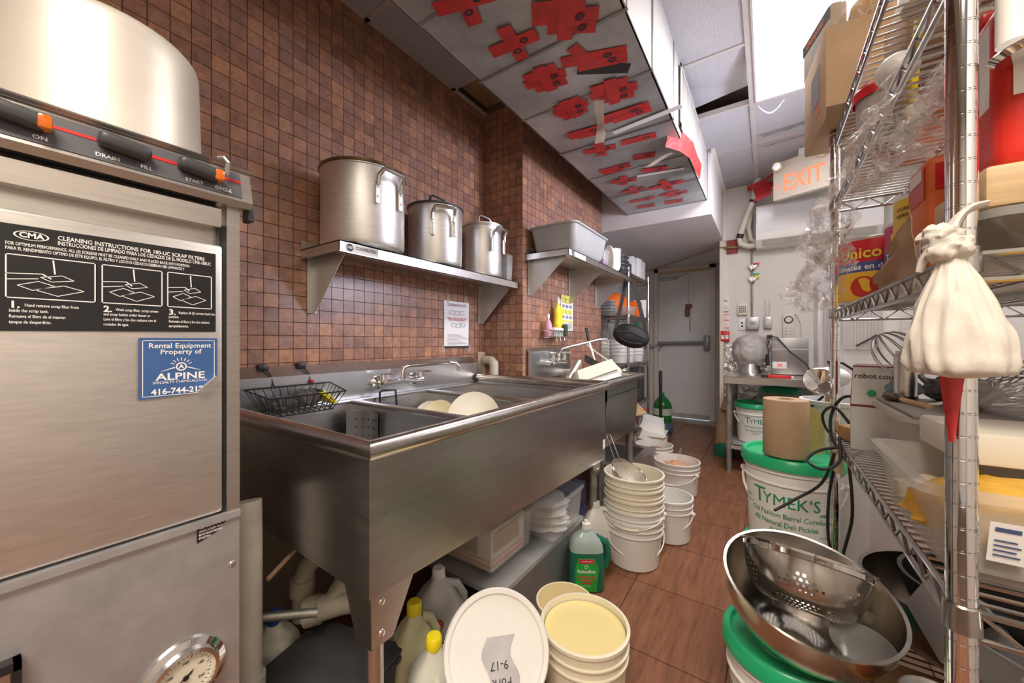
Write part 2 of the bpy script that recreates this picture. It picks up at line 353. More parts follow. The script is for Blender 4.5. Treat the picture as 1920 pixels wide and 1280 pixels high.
# --- door, frame, threshold
dr = thing('door_1', 'grey-white steel exit door with a push bar', 'door', (-.96,5.62,0), kind='structure')
MB().box(-1.285,-.632,5.60,5.64,.045,2.075).to('door_leaf', M('door_paint', (.80,.80,.80), .45, .1, .08, 3), dr)
MB().tube([(-1.28,5.54,1.075),(-.64,5.54,1.085)], .022, 12).rbox((-.66,5.56,1.08),(.07,.09,.20),.015).rbox((-1.24,5.565,1.07),(.06,.07,.06),.01).to('push_bar', M('bar_grey', (.32,.34,.37), .4, .5, .1), dr)
MB().rbox((-1.15,5.575,1.985),(.23,.05,.045),.008).tube([(-1.05,5.56,1.99),(-.92,5.52,2.01),(-.89,5.56,2.03)],.006,6).to('door_closer', greyp, dr)
MB().box(-1.285,-.632,5.595,5.60,.045,.11).to('kick_plate', M('door_dirt', (.50,.49,.46), .5, .1, .3, 12), dr)
fr = S('trim_1', MB().box(-1.335,-1.287,5.58,5.66,0,2.13).box(-.63,-.565,5.58,5.66,0,2.13).box(-1.335,-.565,5.58,5.66,2.08,2.14), trimw)
MB().box(-1.30,-.60,5.56,5.6,2.055,2.082).to('head_strip', woodl, fr)
S('trim_2', MB().box(-1.45,-.35,5.50,5.64,0,.035).box(-1.45,-.35,5.47,5.50,0,.018), M('threshold_metal', (.45,.42,.38), .45, .7, .2))
S('trim_3', MB().box(-.40,-.365,4.36,4.42,0,2.13), trimw)
S('trim_4', MB().box(-.372,-.345,3.38,4.41,CZ-.03,CZ+.0).box(-.372,-.345,4.375,4.402,2.13,CZ).box(-.35,1.0,4.375,4.402,CZ-.03,CZ), trimw)
# slide latch on the far wall beside the push bar
MB().rbox((-1.36,5.60,1.04),(.20,.06,.05),.008).rbox((-1.27,5.59,1.0),(.035,.05,.05),.005).to('slide_latch', greyp, label='grey metal slide latch beside the exit door push bar', cat='latch')
t = thing('hanging_keys', 'key chain with two brown tags hanging on the exit door', 'keys', (-.885,5.575,1.28))
MB().tube([(-.885,5.57,2.0),(-.885,5.57,1.62)],.003,5).to('chain', wirechrome, t)
MB().rbox((-.882,5.57,1.585),(.085,.02,.055),.018).to('tag', brown, t)
MB().rbox((-.90,5.565,1.50),(.05,.02,.12),.02).to('tag', brown, t)
MB().tube([(-.868,5.57,1.56),(-.865,5.57,1.25)],.006,6).to('key', wirechrome, t)
# pipe running over the doorway under the soffit
MB().tube([(-1.40,5.30,2.06),(-.43,4.42,2.07),(-.40,4.365,2.06),(-.10,4.375,2.03)],.011,8).to('copper_pipe', M('old_brass', (.40,.30,.16), .45, .7, .3), label='thin brass pipe running above the exit doorway', cat='pipe')
# foil sheet on the lower back wall
MB().grid(lambda u,v: (-.362+.60*u, 4.392-.006*noise.noise((u*14,v*16,1.0)), .42+.65*v), 40, 44, .002).to('foil_sheet', foil, label='crinkled silver foil sheet covering the wall behind the steel table', cat='foil sheet')
# ================================================================ DISHWASHER (front face plane x=-.85, facing the aisle)
DX = -.85
dw = thing('dishwasher', 'large stainless undercounter dishwasher with black instruction label at the left', 'dishwasher', (-1.15,0,0))
MB().box(-1.45,DX-.02,-.40,.300,.06,1.36).to('body', steel, dw)
MB().rbox((DX-.011,-.06,1.03),(.03,.668,.50),.006).to('door', M('dishwasher_steel', (.72,.69,.65), .38, .8, .10, 7, (3,3,30), rvar=.06), dw)
MB().box(DX-.02,DX+.006,.279,.300,.775,1.40).to('corner_post', steel, dw)
MB().box(DX-.02,DX-.004,.270,.280,.775,1.32).to('door_gap', black, dw)
lip = MB().prism([(DX-.02,1.315),(DX+.012,1.312),(DX+.014,1.345),(DX-.02,1.362)],'y',-.40,.268).to('door_handle_lip', steelh, dw)
MB().hexa([(DX-.02,-.4,.05),(DX+.004,-.4,.05),(DX+.004,.30,.05),(DX-.02,.30,.05)],[(DX-.02,-.4,.765),(DX+.004,-.4,.765),(DX+.004,.30,.772),(DX-.02,.30,.772)]).box(DX-.016,DX+.01,-.40,.30,.764,.776).to('lower_panel', M('panel_steel', (.50,.50,.52), .38, .6, .14, 9, (2,2,2), rvar=.06), dw)
cp = MB().prism([(DX-.03,1.362),(DX+.02,1.355),(DX+.026,1.366),(DX+.008,1.428),(DX-.03,1.432)],'y',-.40,.315).to('control_panel', steelh, dw)
def pan(u, z, o=.0012):   # point on the slanted control face, z between 1.366 and 1.428
    k = (z-1.366)/.062; return (DX+.026-.018*k+o, u, z)
fc = MB().add([pan(-.40,1.372),pan(.298,1.372),pan(.298,1.422),pan(-.40,1.422)],[(0,1,2,3)]).to('control_face', M('panel_grey', (.10,.10,.11), .4, 0, .1), cp)
MB().add([pan(-.40,1.401,.002),pan(.298,1.401,.002),pan(.298,1.406,.002),pan(-.40,1.406,.002)],[(0,1,2,3)]).to('red_stripe', red, cp)
b = MB()
for st, y in (('ON',.058),('DRAIN',.122),('FILL',.165),('START',.226),('CYCLE',.268)): put_text(b, st, .0085, lambda a,c,y=y: pan(y+a,1.380+c,.002), .02)
b.to('panel_lettering', paper, cp)
MB().prism([(DX-.03,1.43),(DX+.012,1.428),(DX+.016,1.432),(DX+.012,1.436),(DX-.03,1.438)],'y',-.40,.318).to('top_flange', steelh, cp)
for i,(y,lit) in enumerate(((.035,1),(.14,0),(.232,1))):
    k = MB().rbox((DX+.028,y,1.402),(.026,.060,.024),.009,3, m=Matrix.Rotation(.25,4,'Y')@Matrix.Rotation(-.12,4,'X')).to('rocker_switch', dgrey, cp)
    if lit: MB().rbox((DX+.032,y+.026,1.399),(.022,.014,.020),.004).to('pilot_lamp', M('amber_lamp', (.75,.16,.01), .2, 0, .4, 40, emit=.03, ecol=(1,.35,.05)), cp)
MB().tube([(DX+.02,.262,1.436),(DX+.03,.268,1.436),(DX+.034,.272,1.428),(DX+.026,.273,1.408)],.004,8).to('bent_rod', steel, cp)
MB().rbox((DX-.005,.319,1.352),(.03,.012,.03),.003).to('panel_end_cap', dgrey, cp)
# big black instruction label
lab = MB().add([(DX+.0055,-.12,1.112),(DX+.0055,.262,1.118),(DX+.0055,.262,1.262),(DX+.0055,-.12,1.258)],[(0,1,2,3)]).to('instruction_label', M('label_black', (.012,.012,.014), .35, 0, .2), dw)
LX = DX+.0062
b = MB()
def L3(y,z): return lambda a,c: (LX, y+a, z+c)
put_text(b,'CLEANING INSTRUCTIONS FOR 180-UC SCRAP FILTERS',.0088,L3(.075,1.249),.015,'LEFT',.78)
put_text(b,'INSTRUCCIONES DE LIMPIADO PARA LOS CEDAZOS DE EL MODELO CMA-180UC',.0080,L3(.075,1.2415),.015,'LEFT',.615)
put_text(b,'FOR OPTIMUM PERFORMANCE, ALL (3) SCREENS MUST BE CLEANED DAILY AND PLACED BACK INTO POSITION.',.0062,L3(.030,1.233),.015,'LEFT',.62)
put_text(b,'PARA EL RENDIMIENTO OPTIMO DE ESTE EQUIPO, EL FILTRO Y LOS DOS CEDAZOS DEBERAN SER LIMPIADOS Y',.0062,L3(.030,1.2265),.015,'LEFT',.60)
for y,n,ls in ((.033,'1.',('Hand remove scrap filter from','inside the scrap tank.','Remueva el filtro de el interior','tanque de desperdicio.')),(.120,'2.',('Wash scrap filter, scrap screen','and scrap basket under faucet or','Lave el filtro y los dos cedazos con el','rociador de agua.')),(.196,'3.',('Replace all (3) screens back into','position.','Reinstale el filtro y los dos cedazos','apropiadamente.'))):
    put_text(b,n,.013,L3(y,1.150),.03,'LEFT')
    for q,l in enumerate(ls): put_text(b,l,.0060,L3(y+(.013 if q==0 else 0),1.150-.0078*q),.012,'LEFT',.66)
for y0,y1 in ((.030,.112),(.118,.188),(.194,.256)):   # three picture frames with line drawings of screens
    za,zb = 1.159,1.219; e=.0014
    for (a0,a1,c0,c1) in ((y0,y1,za,za+e),(y0,y1,zb-e,zb),(y0,y0+e,za,zb),(y1-e,y1,za,zb)): b.add([(LX,a0,c0),(LX,a1,c0),(LX,a1,c1),(LX,a0,c1)],[(0,1,2,3)])
    w_ = y1-y0
    def seg(p,q,wd=.0009,b=b,y0=y0,w_=w_):
        p = Vector((LX,y0+w_*p[0],za+.06*p[1])); q = Vector((LX,y0+w_*q[0],za+.06*q[1])); n = (q-p).cross(Vector((1,0,0))).normalized()*wd/2
        b.add([p-n,q-n,q+n,p+n],[(0,1,2,3)])
    def quad(pts):
        for i in range(len(pts)): seg(pts[i],pts[(i+1)%len(pts)])
    quad([(.30,.22),(.62,.36),(.86,.26),(.55,.10)]); quad([(.12,.30),(.34,.42),(.52,.33),(.28,.20)]); quad([(.36,.52),(.60,.60),(.74,.50),(.48,.43)])
    seg((.0,.55),(.38,.60),.001); seg((.02,.42),(.34,.48),.001); seg((.38,.60),(.48,.50),.0016); seg((.5,.95),(.52,.62),.0016)
b.lathe([(.0138,0),(.0155,0),(.0155,.0001),(.0138,.0001)],(LX,.052,1.2465),24,m=Matrix.Rotation(PI/2,4,'Y')@Matrix.Diagonal((.42,1,1,1)))
put_text(b,'CMA',.010,L3(.052,1.2465),.03)
b.to('label_print', paper, lab, norm=False)
# blue rental sticker with a curled corner
yb0,yb1,zb0,zb1 = .159,.2640,1.004,1.106
st = MB().add([(LX,yb0,zb0),(LX,yb1-.028,zb0+.004),(LX,yb1,zb0+.030),(LX,yb1,zb1),(LX,yb0,zb1)],[(0,1,2,3,4)])
st = st.to('rental_sticker', M('sticker_blue', (.045,.12,.32), .4, 0, .08), dw)
b = MB(); e=.0011
def LB(y,z): return lambda a,c: (LX+.0006, y+a, z+c)
for (a0,a1,c0,c1) in ((yb0+.004,yb1-.028,zb0+.004,zb0+.004+e),(yb0+.004,yb1-.004,zb1-.004-e,zb1-.004),(yb0+.004,yb0+.004+e,zb0+.004,zb1-.004),(yb1-.004-e,yb1-.004,zb0+.030,zb1-.004)): b.add([(LX+.0006,a0,c0),(LX+.0006,a1,c0),(LX+.0006,a1,c1),(LX+.0006,a0,c1)],[(0,1,2,3)])
ym = (yb0+yb1)/2+.001
put_text(b,'Rental Equipment',.0118,LB(ym,1.0925),.012); put_text(b,'Property of',.0118,LB(ym,1.0820),.012)
put_text(b,'ALPINE',.0165,LB(ym,1.0395),.02,sx=1.25); put_text(b,'SPECIALTY CHEMICALS LTD.',.0058,LB(ym,1.0305),.01); put_text(b,'416-744-212',.0135,LB(ym-.004,1.0150),.03)
b.lathe([(.0055,0),(.0075,0),(.0075,.0001),(.0055,.0001)],(LX+.0006,ym,1.0565),20,m=Matrix.Rotation(PI/2,4,'Y')); put_text(b,'A',.010,LB(ym,1.0565),.03)
for i in range(7):
    a = PI*(.14+.12*i); p0=(math.cos(a)*.0105,math.sin(a)*.0105); p1=(math.cos(a)*.0155,math.sin(a)*.0155); n=(-math.sin(a)*.0006,math.cos(a)*.0006)
    b.add([(LX+.0006,ym+p0[0]-n[0],1.0565+p0[1]-n[1]),(LX+.0006,ym+p1[0]-n[0],1.0565+p1[1]-n[1]),(LX+.0006,ym+p1[0]+n[0],1.0565+p1[1]+n[1]),(LX+.0006,ym+p0[0]+n[0],1.0565+p0[1]+n[1])],[(0,1,2,3)])
for sg in (-1,1): b.add([(LX+.0006,ym+sg*.008,1.0545),(LX+.0006,ym+sg*.026,1.0490),(LX+.0006,ym+sg*.026,1.0497),(LX+.0006,ym+sg*.009,1.0562)],[(0,1,2,3)])
b.to('sticker_print', paper, st, norm=False)
MB().grid(lambda u,v: (LX+.001+.012*math.sin(PI*.5*v), yb1-.028+.028*u-.006*v, zb0+.004+.026*u+.004*v), 4, 4, .0004).to('curled_corner', paper, st)
cl = MB().add([(DX+.0050,.2346,.737),(DX+.0050,.262,.746),(DX+.0050,.290,.772),(DX+.0050,.282,.776),(DX+.0050,.2346,.768)],[(0,1,2,3,4)]).to('caution_label', MT['label_black'], dw)
b = MB(); put_text(b,'CAUTION!',.0105,lambda a,c:(DX+.0056,.237+a,.7645+c),.03,'LEFT',.9)
for q,l in enumerate(('DRAIN SCREEN MUST','BE IN PLACE BEFORE','STARTING')): put_text(b,l,.0052,lambda a,c,q=q:(DX+.0056,.237+a,.7565-.006*q+c),.02,'LEFT',.72)
b.to('label_print', paper, cl, norm=False)
# thermometer gauge
R90 = Matrix.Rotation(PI/2,4,'Y')
gz = (DX+.004,.216,.515)
gg = MB().lathe([(.062,0),(.060,.006),(.050,.010),(.047,.018),(.041,.019),(.040,.010),(.0,.010)],gz,40,m=R90).to('gauge', chrome, dw)
MB().lathe([(.040,.0105),(0,.0105)],gz,32,m=R90).to('dial_face', M('dial_cream', (.80,.76,.62), .5, 0, .12), gg)
b = MB()
for i in range(28):
    a = PI*1.25-PI*1.5*i/27; l0 = .031 if i % 3 == 0 else .034
    p0=(math.cos(a)*l0,math.sin(a)*l0); p1=(math.cos(a)*.037,math.sin(a)*.037); n=(-math.sin(a)*.0005,math.cos(a)*.0005)
    b.add([(gz[0]+.0112,gz[1]+p0[0]-n[0],gz[2]+p0[1]-n[1]),(gz[0]+.0112,gz[1]+p1[0]-n[0],gz[2]+p1[1]-n[1]),(gz[0]+.0112,gz[1]+p1[0]+n[0],gz[2]+p1[1]+n[1]),(gz[0]+.0112,gz[1]+p0[0]+n[0],gz[2]+p0[1]+n[1])],[(0,1,2,3)])
for i in range(5):
    a = PI*1.15-PI*1.3*i/4; put_text(b,str(60+i*40),.0062,lambda q,c,a=a:(gz[0]+.0112,gz[1]+math.cos(a)*.025+q,gz[2]+math.sin(a)*.025+c),.02)
b.to('dial_marks', ink, gg, norm=False)
MB().add([(gz[0]+.012,gz[1]+.012,gz[2]+.010),(gz[0]+.012,gz[1]-.030,gz[2]-.016),(gz[0]+.012,gz[1]+.008,gz[2]+.003)],[(0,1,2)]).cyl((gz[0]+.010,gz[1],gz[2]),(gz[0]+.014,gz[1],gz[2]),.004).to('needle', black, gg)
MB().sphere((DX+.004,.288,.675),.006,8,(.5,1,1)).to('screw', chrome, dw)
MB().box(DX+.004,DX+.022,-.10,.043,.660,.672).box(DX+.004,DX+.022,.036,.043,.60,.672).to('black_handle', black, dw)
MB().box(DX+.004,DX+.012,-.10,.034,.60,.658).to('handle_plate', steel, dw)
# big aluminium pot standing upside down on the dishwasher
def shoulder(R,z0,z1,rb,th=.004,k=6): return [(R,z0)]+[(R-rb*.12-rb+rb*math.cos(PI/2*i/k), z1-rb+rb*math.sin(PI/2*i/k)) for i in range(k+1)]
MB().lathe([(.150,0),(.153,.004),(.150,.010)]+[(.149-.006*i/8,.010+.23*i/8) for i in range(9)]+[(.140,.250),(.133,.258),(.12,.261),(0,.262)],(-1.09,.158,1.434),72).to('stock_pot', M('pot_aluminium_pale', (.80,.75,.67), .42, .35, .05, 4, (1,1,8), .02, 60), label='big pale aluminium pot standing upside down on top of the dishwasher', cat='pot')
# ================================================================ THREE-COMPARTMENT SINK
sk = thing('triple_sink', 'long stainless three-compartment sink with faucet under the shelf of stock pots', 'sink', (-1.08,1.16,0))
Y0,Y1,XF,XB,ZR = .475,1.85,-.685,-1.523,.872
zb_ = lambda y: .56-.06*(y-Y0)/(Y1-Y0)
b = MB().box(XF-.012,XF,Y0,Y1,.56,ZR-.012)
b = MB().hexa([(XF-.004,Y0,zb_(Y0)),(XF,Y0,zb_(Y0)),(XF,Y1,zb_(Y1)),(XF-.004,Y1,zb_(Y1))],[(XF-.004,Y0,ZR-.01),(XF,Y0,ZR-.01),(XF,Y1,ZR-.01),(XF-.004,Y1,ZR-.01)]).to('front_apron', sinksteel, sk)
MB().hexa([(XB,Y0,zb_(Y0)+.02),(XF-.0045,Y0,zb_(Y0)),(XF-.0045,Y0+.004,zb_(Y0)),(XB,Y0+.004,zb_(Y0)+.02)],[(XB,Y0,ZR-.01),(XF-.0045,Y0,ZR-.01),(XF-.0045,Y0+.004,ZR-.01),(XB,Y0+.004,ZR-.01)]).to('end_apron', sinksteel, sk)
MB().box(XB,XF-.005,Y1-.005,Y1-.001,.50,ZR-.01).to('end_apron', sinksteel, sk)
div = [Y0+.02,.955,1.39,Y1-.02]
for i in range(3):
    ya,yb = div[i]+.012,div[i+1]-.012; xa,xb = XB+.03,XF-.045; zt,zz = .838,.57
    V = [(xa,ya,zt),(xb,ya,zt),(xb,yb,zt),(xa,yb,zt),(xa+.02,ya+.02,zz),(xb-.02,ya+.02,zz),(xb-.02,yb-.02,zz),(xa+.02,yb-.02,zz)]
    MB().add(V,[(0,1,5,4),(1,2,6,5),(2,3,7,6),(3,0,4,7),(4,5,6,7)]).to('basin', sinksteel, sk, norm=False)
for yd in div[1:3]: MB().rbox(((XB+XF)/2,yd,.838),(XF-XB-.06,.032,.02),.008).to('divider', sinksteel, sk)
# deck strips round the basins and the rolled rim
MB().box(XF-.055,XF-.01,Y0+.006,Y1-.006,.834,.842).box(XB,XF-.056,Y0+.006,Y0+.034,.834,.8419).box(XB,XF-.056,Y1-.034,Y1-.006,.834,.8419).box(XB-.01,XB+.035,Y0+.035,Y1-.035,.834,.8418).to('deck', sinksteel, sk)
MB().tube([(XB,Y0,ZR),(XF+.002,Y0,ZR),(XF+.002,Y1,ZR),(XF-.4,Y1,ZR),(XB,Y1,ZR)],.0225,16).to('rolled_rim', M('rim_steel', (.70,.67,.63), .24, 1, .12, 9, (2,2,2), rvar=.06), sk)
MB().box(XF-.03,XF-.015,Y0+.01,Y1-.01,.838,.882).box(XB,XF-.02,Y0+.012,Y0+.022,.838,.88).to('rim_skirt', sinksteel, sk)
bs = MB().prism([(XB-.030,.83),(XB-.018,.83),(XB-.018,.965),(XB-.070,1.003),(XB-.074,.998),(XB-.030,.96)],'y',Y0-.03,Y1+.01).to('backsplash', M('backsplash_steel', (.66,.67,.68), .30, 1, .05, 6, (1,3,1), rvar=.02), sk)
b = MB(); put_text(b,'STAINLESS STEEL',.010,lambda a,c:(XB-.028+.022*0+.001-.62*c*0, 1.30+a, .972+c*.6),.01); b.to('stamp', paper, bs, norm=False)
for (x,y) in ((XF-.045,Y0+.045),(XF-.045,Y1-.05),(XB+.06,Y0+.045),(XB+.06,Y1-.05)):
    zt = .585
    lg = MB().cyl((x,y,.0),(x,y,zt),.020).cyl((x,y,0),(x,y,.06),.024).to('leg', steel if y < 1 else pipezinc, sk)
    g = MB()
    for (ax,ay) in ((1,0),(0,1)):
        s1 = -1 if x > -1 else 1; s2 = 1 if y < 1 else -1
        if ax: g.prism([(x-.035*s1*0+.03*-s1,.60),(x+.10*s1,.60),(x+.03*s1,.43),(x-.026*s1,.43)],'y',y-.026*s2,y-.022*s2)
        else: g.prism([(y-.03*s2,.60),(y+.10*s2,.56),(y+.03*s2,.43),(y-.026*s2,.43)],'x',x-.026*s1,x-.022*s1)
    g.to('gusset', steel, lg)
    MB().sphere((x-.026*s1,y-.0,.525),.009,8,(.5,1,1)).sphere((x-.026*s1,y-.0,.455),.009,8,(.5,1,1)).to('bolt', chrome, lg)
MB().box(XF,XF+.0008,Y1-.032,Y1-.004,.555,.60).to('sticker', paper, sk)
# faucet on the backsplash
fx0 = XB-.018
fa = MB().lathe([(.030,0),(.030,.006),(.018,.016),(.012,.03)],(fx0,1.11,.905),20,m=R90).lathe([(.030,0),(.030,.006),(.018,.016),(.012,.03)],(fx0,1.335,.905),20,m=R90)
fa.tube([(fx0+.03,1.11,.905),(fx0+.055,1.11,.905)],.017,12).tube([(fx0+.03,1.335,.905),(fx0+.055,1.335,.905)],.017,12)
fa.tube([(fx0+.05,1.10,.905),(fx0+.05,1.16,.905),(fx0+.05,1.222,.91),(fx0+.05,1.285,.905),(fx0+.05,1.345,.905)],[.020,.012,.016,.012,.020],12).to('faucet', chrome, sk)
fo = [c for c in sk.children if c.name.startswith('faucet')][0]
MB().tube([(fx0+.05,1.222,.90),(fx0+.05,1.222,.955),(fx0+.055,1.23,.972),(fx0+.07,1.25,.980),(fx0+.16,1.415,.992),(fx0+.185,1.462,.985),(fx0+.192,1.475,.965),(fx0+.192,1.475,.945)],[.015,.014,.011,.0105,.0105,.0105,.0105,.0115],12).to('spout', chrome, fo)
for y in (1.11,1.335): MB().lathe([(.016,0),(.017,.02),(.013,.035),(.014,.045),(0,.048)],(fx0+.05,y,.905),14).rbox((fx0+.075,y+.005,.948),(.075,.018,.010),.004,rz=.35).to('tap_handle', chrome, fo)
# perforated strainer plate and lever hanging in the first basin
def plate(u,v): return (-1.43+.16*u, .885+.05*math.sin(u*2.4), .65+.165*v)
st = MB().grid(plate,12,10,.0015).to('strainer_plate', steel, label='perforated steel strainer plate standing in the front sink basin', cat='strainer')
b = MB()
for i in range(5):
    for j in range(4):
        p = Vector(plate(.22+.16*i,.2+.2*j)); b.cyl(p+Vector((-.001,-.0012,0)),p+Vector((.001,.0005,0)) if 0 else p+Vector((.0,-.0022,0)),.0042,n=8)
b.to('holes', black, st)
MB().tube([(-1.47,1.075,.80),(-1.47,1.075,.868),(-1.46,1.085,.875),(-1.44,1.14,.872),(-1.44,1.145,.80)],.005,8).to('drain_lever', black, sk)
# plates in the middle basin
def disc(c,R,h,m,mat,name,label,cat,**k):
    return MB().lathe([(0,0),(R*.55,0),(R*.62,.004),(R,h),(R,h+.004),(R*.60,.010),(0,.008)],c,40,m=m).to(name,mat,label=label,cat=cat,**k)
tilt = lambda rx,ry,rz=0: Matrix.Rotation(rz,4,'Z')@Matrix.Rotation(ry,4,'Y')@Matrix.Rotation(rx,4,'X')
disc((-1.10,1.305,.752),.118,.02,tilt(1.05,.25,.5),cream,'dinner_plate','large cream plate leaning in the middle sink basin','plate')
disc((-1.24,1.23,.748),.080,.02,tilt(1.1,-.1,.5),yel,'side_plate','small yellowish plate leaning in the middle sink basin','plate')
disc((-1.29,1.22,.748),.072,.02,tilt(1.1,-.25,.6),white,'side_plate','small white plate edge behind the yellowish plate in the sink','plate')
# wire basket with scouring pads, hung on two black hooks
bk = thing('wire_basket', 'black wire sponge basket hung on the sink backsplash', 'basket', (-1.45,.705,.84))
T=[(-1.525,.555,.928),(-1.525,.870,.928),(-1.375,.850,.905),(-1.375,.575,.905)]; Bt=[(-1.51,.600,.846),(-1.51,.825,.846),(-1.41,.815,.836),(-1.41,.61,.836)]
MB().tube(T,.0028,6,closed=True).tube(Bt,.0022,6,closed=True).to('rim_wire', black, bk)
b = MB(); lerp = lambda a,c,t: tuple(p+(q-p)*t for p,q in zip(a,c))
for e in range(4):
    n = 11 if e in (0,2) else 5
    for i in range(n):
        t=i/n; b.tube([lerp(T[e],T[(e+1)%4],t),lerp(Bt[e],Bt[(e+1)%4],t)],.0016,5)
for i in range(1,9): b.tube([lerp(Bt[0],Bt[1],i/9),lerp(Bt[3],Bt[2],i/9)],.0016,5)
b.to('wire_ribs', black, bk)
for y in (.655,.795): MB().tube([(-1.575,y-.02,1.0),(-1.546,y-.006,.975),(-1.54,y,.94),(-1.525,y,.925)],.003,6).rbox((-1.585,y-.018,.998),(.03,.035,.03),.006).to('hook', black, bk)
steelwool = M('steel_wool', (.22,.21,.20), .3, .9, .8, 160, bump=1.0, bscale=220)
def scrub(c,s,label,k):
    b = MB(); b.sphere(c,1,14,s)
    b.v = [tuple(Vector(q)+Vector((noise.noise(Vector(q)*90),noise.noise(Vector(q)*90+Vector((5,1,2))),noise.noise(Vector(q)*90+Vector((1,9,4)))))*.010) for q in b.v]
    b.to('steel_wool_pad', steelwool, label=label, cat='scouring pad', group='pads in the wire basket', sharp=.2)
scrub((-1.45,.650,.872),(.05,.050,.030),'steel wool scouring pad at the left of the wire basket',0)
scrub((-1.45,.735,.888),(.05,.050,.032),'steel wool scouring pad in the middle of the wire basket',1)
sp = thing('sponge', 'yellow sponge with a green scouring side at the right of the wire basket','sponge',(-1.45,.80,.88))
mm = Matrix.Rotation(-.75,4,'X'); 
MB().rbox((-1.445,.797,.884),(.09,.075,.016),.004,m=mm).to('foam',yellow,sp); MB().rbox((-1.445,.790,.892),(.09,.075,.008),.003,m=mm).to('scouring_side',M('scour_green',(.03,.10,.05),.9,0,.3,60),sp)
MB().sphere((-1.53,.797,.938),.008,8).to('red_tag', red, bk)
# ================================================================ SECOND SINK, further along
s2 = thing('hand_sink', 'smaller single stainless sink with piled dishes beside the tiled step', 'sink', (-1.0,2.22,0))
ya,yb = 1.915,2.50; xf,xb = -.700,-1.265
def bowl_prof(u,v):   # outer wrap of the front: rounded
    pass
MB().hexa([(xb,ya,.56),(xf-.02,ya,.53),(xf-.02,yb,.52),(xb,yb,.55)],[(xb,ya,.80),(xf,ya,.80),(xf,yb,.80),(xb,yb,.80)]).hexa([(xb,ya,.80),(xf,ya,.80),(xf,yb,.80),(xb,yb,.80)],[(xb,ya,.803),(xf,ya,.803),(xf,yb,.803),(xb,yb,.803)]).to('bowl_body', sinksteel, s2)
MB().box(xf-.012,xf,ya-.005,yb+.005,.78,.868).box(xb,xf,ya-.005,ya+.008,.78,.868).box(xb,xf,yb-.008,yb+.005,.78,.868).to('apron', sinksteel, s2)
MB().tube([(xb,ya-.004,ZR),(xf+.002,ya-.004,ZR),(xf+.002,yb+.07,ZR),(xb,yb+.07,ZR)],.0215,14).to('rolled_rim', MT['rim_steel'], s2)
MB().box(xb,xf-.01,yb,yb+.065,.86,.868).to('drain_ledge', sinksteel, s2)
MB().prism([(-1.272,.85),(-1.262,.85),(-1.262,1.035),(-1.286,1.058),(-1.288,1.052),(-1.272,1.03)],'y',2.05,2.64).to('backsplash', MT['backsplash_steel'], s2)
for (x,y) in ((xf-.05,ya+.035),(xf-.05,yb-.03),(xb+.05,ya+.05),(xb+.05,yb-.03)): MB().cyl((x,y,0),(x,y,.56),.021).cyl((x,y,.45),(x,y,.54),.025).to('leg', pipezinc, s2)
f2 = MB().tube([(-1.262,2.28,.955),(-1.205,2.28,.955)],[.022,.016],12).tube([(-1.262,2.45,.955),(-1.205,2.45,.955)],[.022,.016],12).tube([(-1.21,2.27,.955),(-1.21,2.365,.96),(-1.21,2.46,.955)],[.018,.014,.018],12).to('faucet', chrome, s2)
MB().tube([(-1.21,2.365,.955),(-1.21,2.365,1.02),(-1.20,2.385,1.045),(-1.17,2.43,1.06),(-1.02,2.64,1.115),(-.985,2.685,1.118),(-.975,2.70,1.095)],[.014,.012,.010,.010,.010,.010,.011],10).to('spout', chrome, f2)
for y in (2.28,2.45): MB().lathe([(.015,0),(.015,.03),(.011,.045),(.012,.06),(0,.062)],(-1.21,y,.955),12).rbox((-1.195,y-.01,1.022),(.07,.022,.014),.004,rz=.6).to('tap_handle', chrome, f2)
# piled dishes
def tray(c,sx,sy,h,m,mat,name,label,cat,th=.004,**k):
    a,b_=sx/2,sy/2; q=.86; mm=Matrix.Translation(c)@m; o=MB()
    O=[(-a,-b_,h),(a,-b_,h),(a,b_,h),(-a,b_,h),(-a*q,-b_*q,0),(a*q,-b_*q,0),(a*q,b_*q,0),(-a*q,b_*q,0)]
    I=[(-a+th,-b_+th,h),(a-th,-b_+th,h),(a-th,b_-th,h),(-a+th,b_-th,h),(-a*q+th,-b_*q+th,th),(a*q-th,-b_*q+th,th),(a*q-th,b_*q-th,th),(-a*q+th,b_*q-th,th)]
    W=[(-a-.008,-b_-.008,h),(a+.008,-b_-.008,h),(a+.008,b_+.008,h),(-a-.008,b_+.008,h)]
    V=[mm@Vector(p) for p in O+I+W]
    o.add(V,[(0,4,5,1),(1,5,6,2),(2,6,7,3),(3,7,4,0),(4,7,6,5),(8,9,13,12),(9,10,14,13),(10,11,15,14),(11,8,12,15),(12,13,14,15),(8,16,17,9),(9,17,18,10),(10,18,19,11),(11,19,16,8),(16,0,1,17),(17,1,2,18),(18,2,3,19),(19,3,0,16)])
    return o.to(name,mat,label=label,cat=cat,norm=False,**k)
def bowl(c,R,h,mat,name,label,cat,m=None,rim=.006,th=.003,n=48,k=10,base=.45,parent=None,**kw):
    P=[(R*(base+(1-base)*math.sin(PI/2*i/k)), h*(1-math.cos(PI/2*i/k))) for i in range(k+1)]
    pr=[(0,0)]+P+[(R+rim,h),(R+rim,h+.003),(R-th,h+.002)]+[(max(r-th,.001),z+th) for r,z in reversed(P[:-1])]+[(0,th)]
    return MB().lathe(pr,c,n,m=m).to(name,mat,parent,label=label,cat=cat,**kw)
bowl((-1.10,2.22,.830),.115,.07,cream,'mixing_bowl','cream bowl lying upside down at the left of the hand sink','bowl',m=tilt(PI-.15,.1),)
tray((-.985,2.36,.930),.30,.20,.075,tilt(.25,PI-.28,.9),cream,'food_tub','upper cream plastic tub upside down on the dish pile in the hand sink','tub',group='tubs on the dish pile')
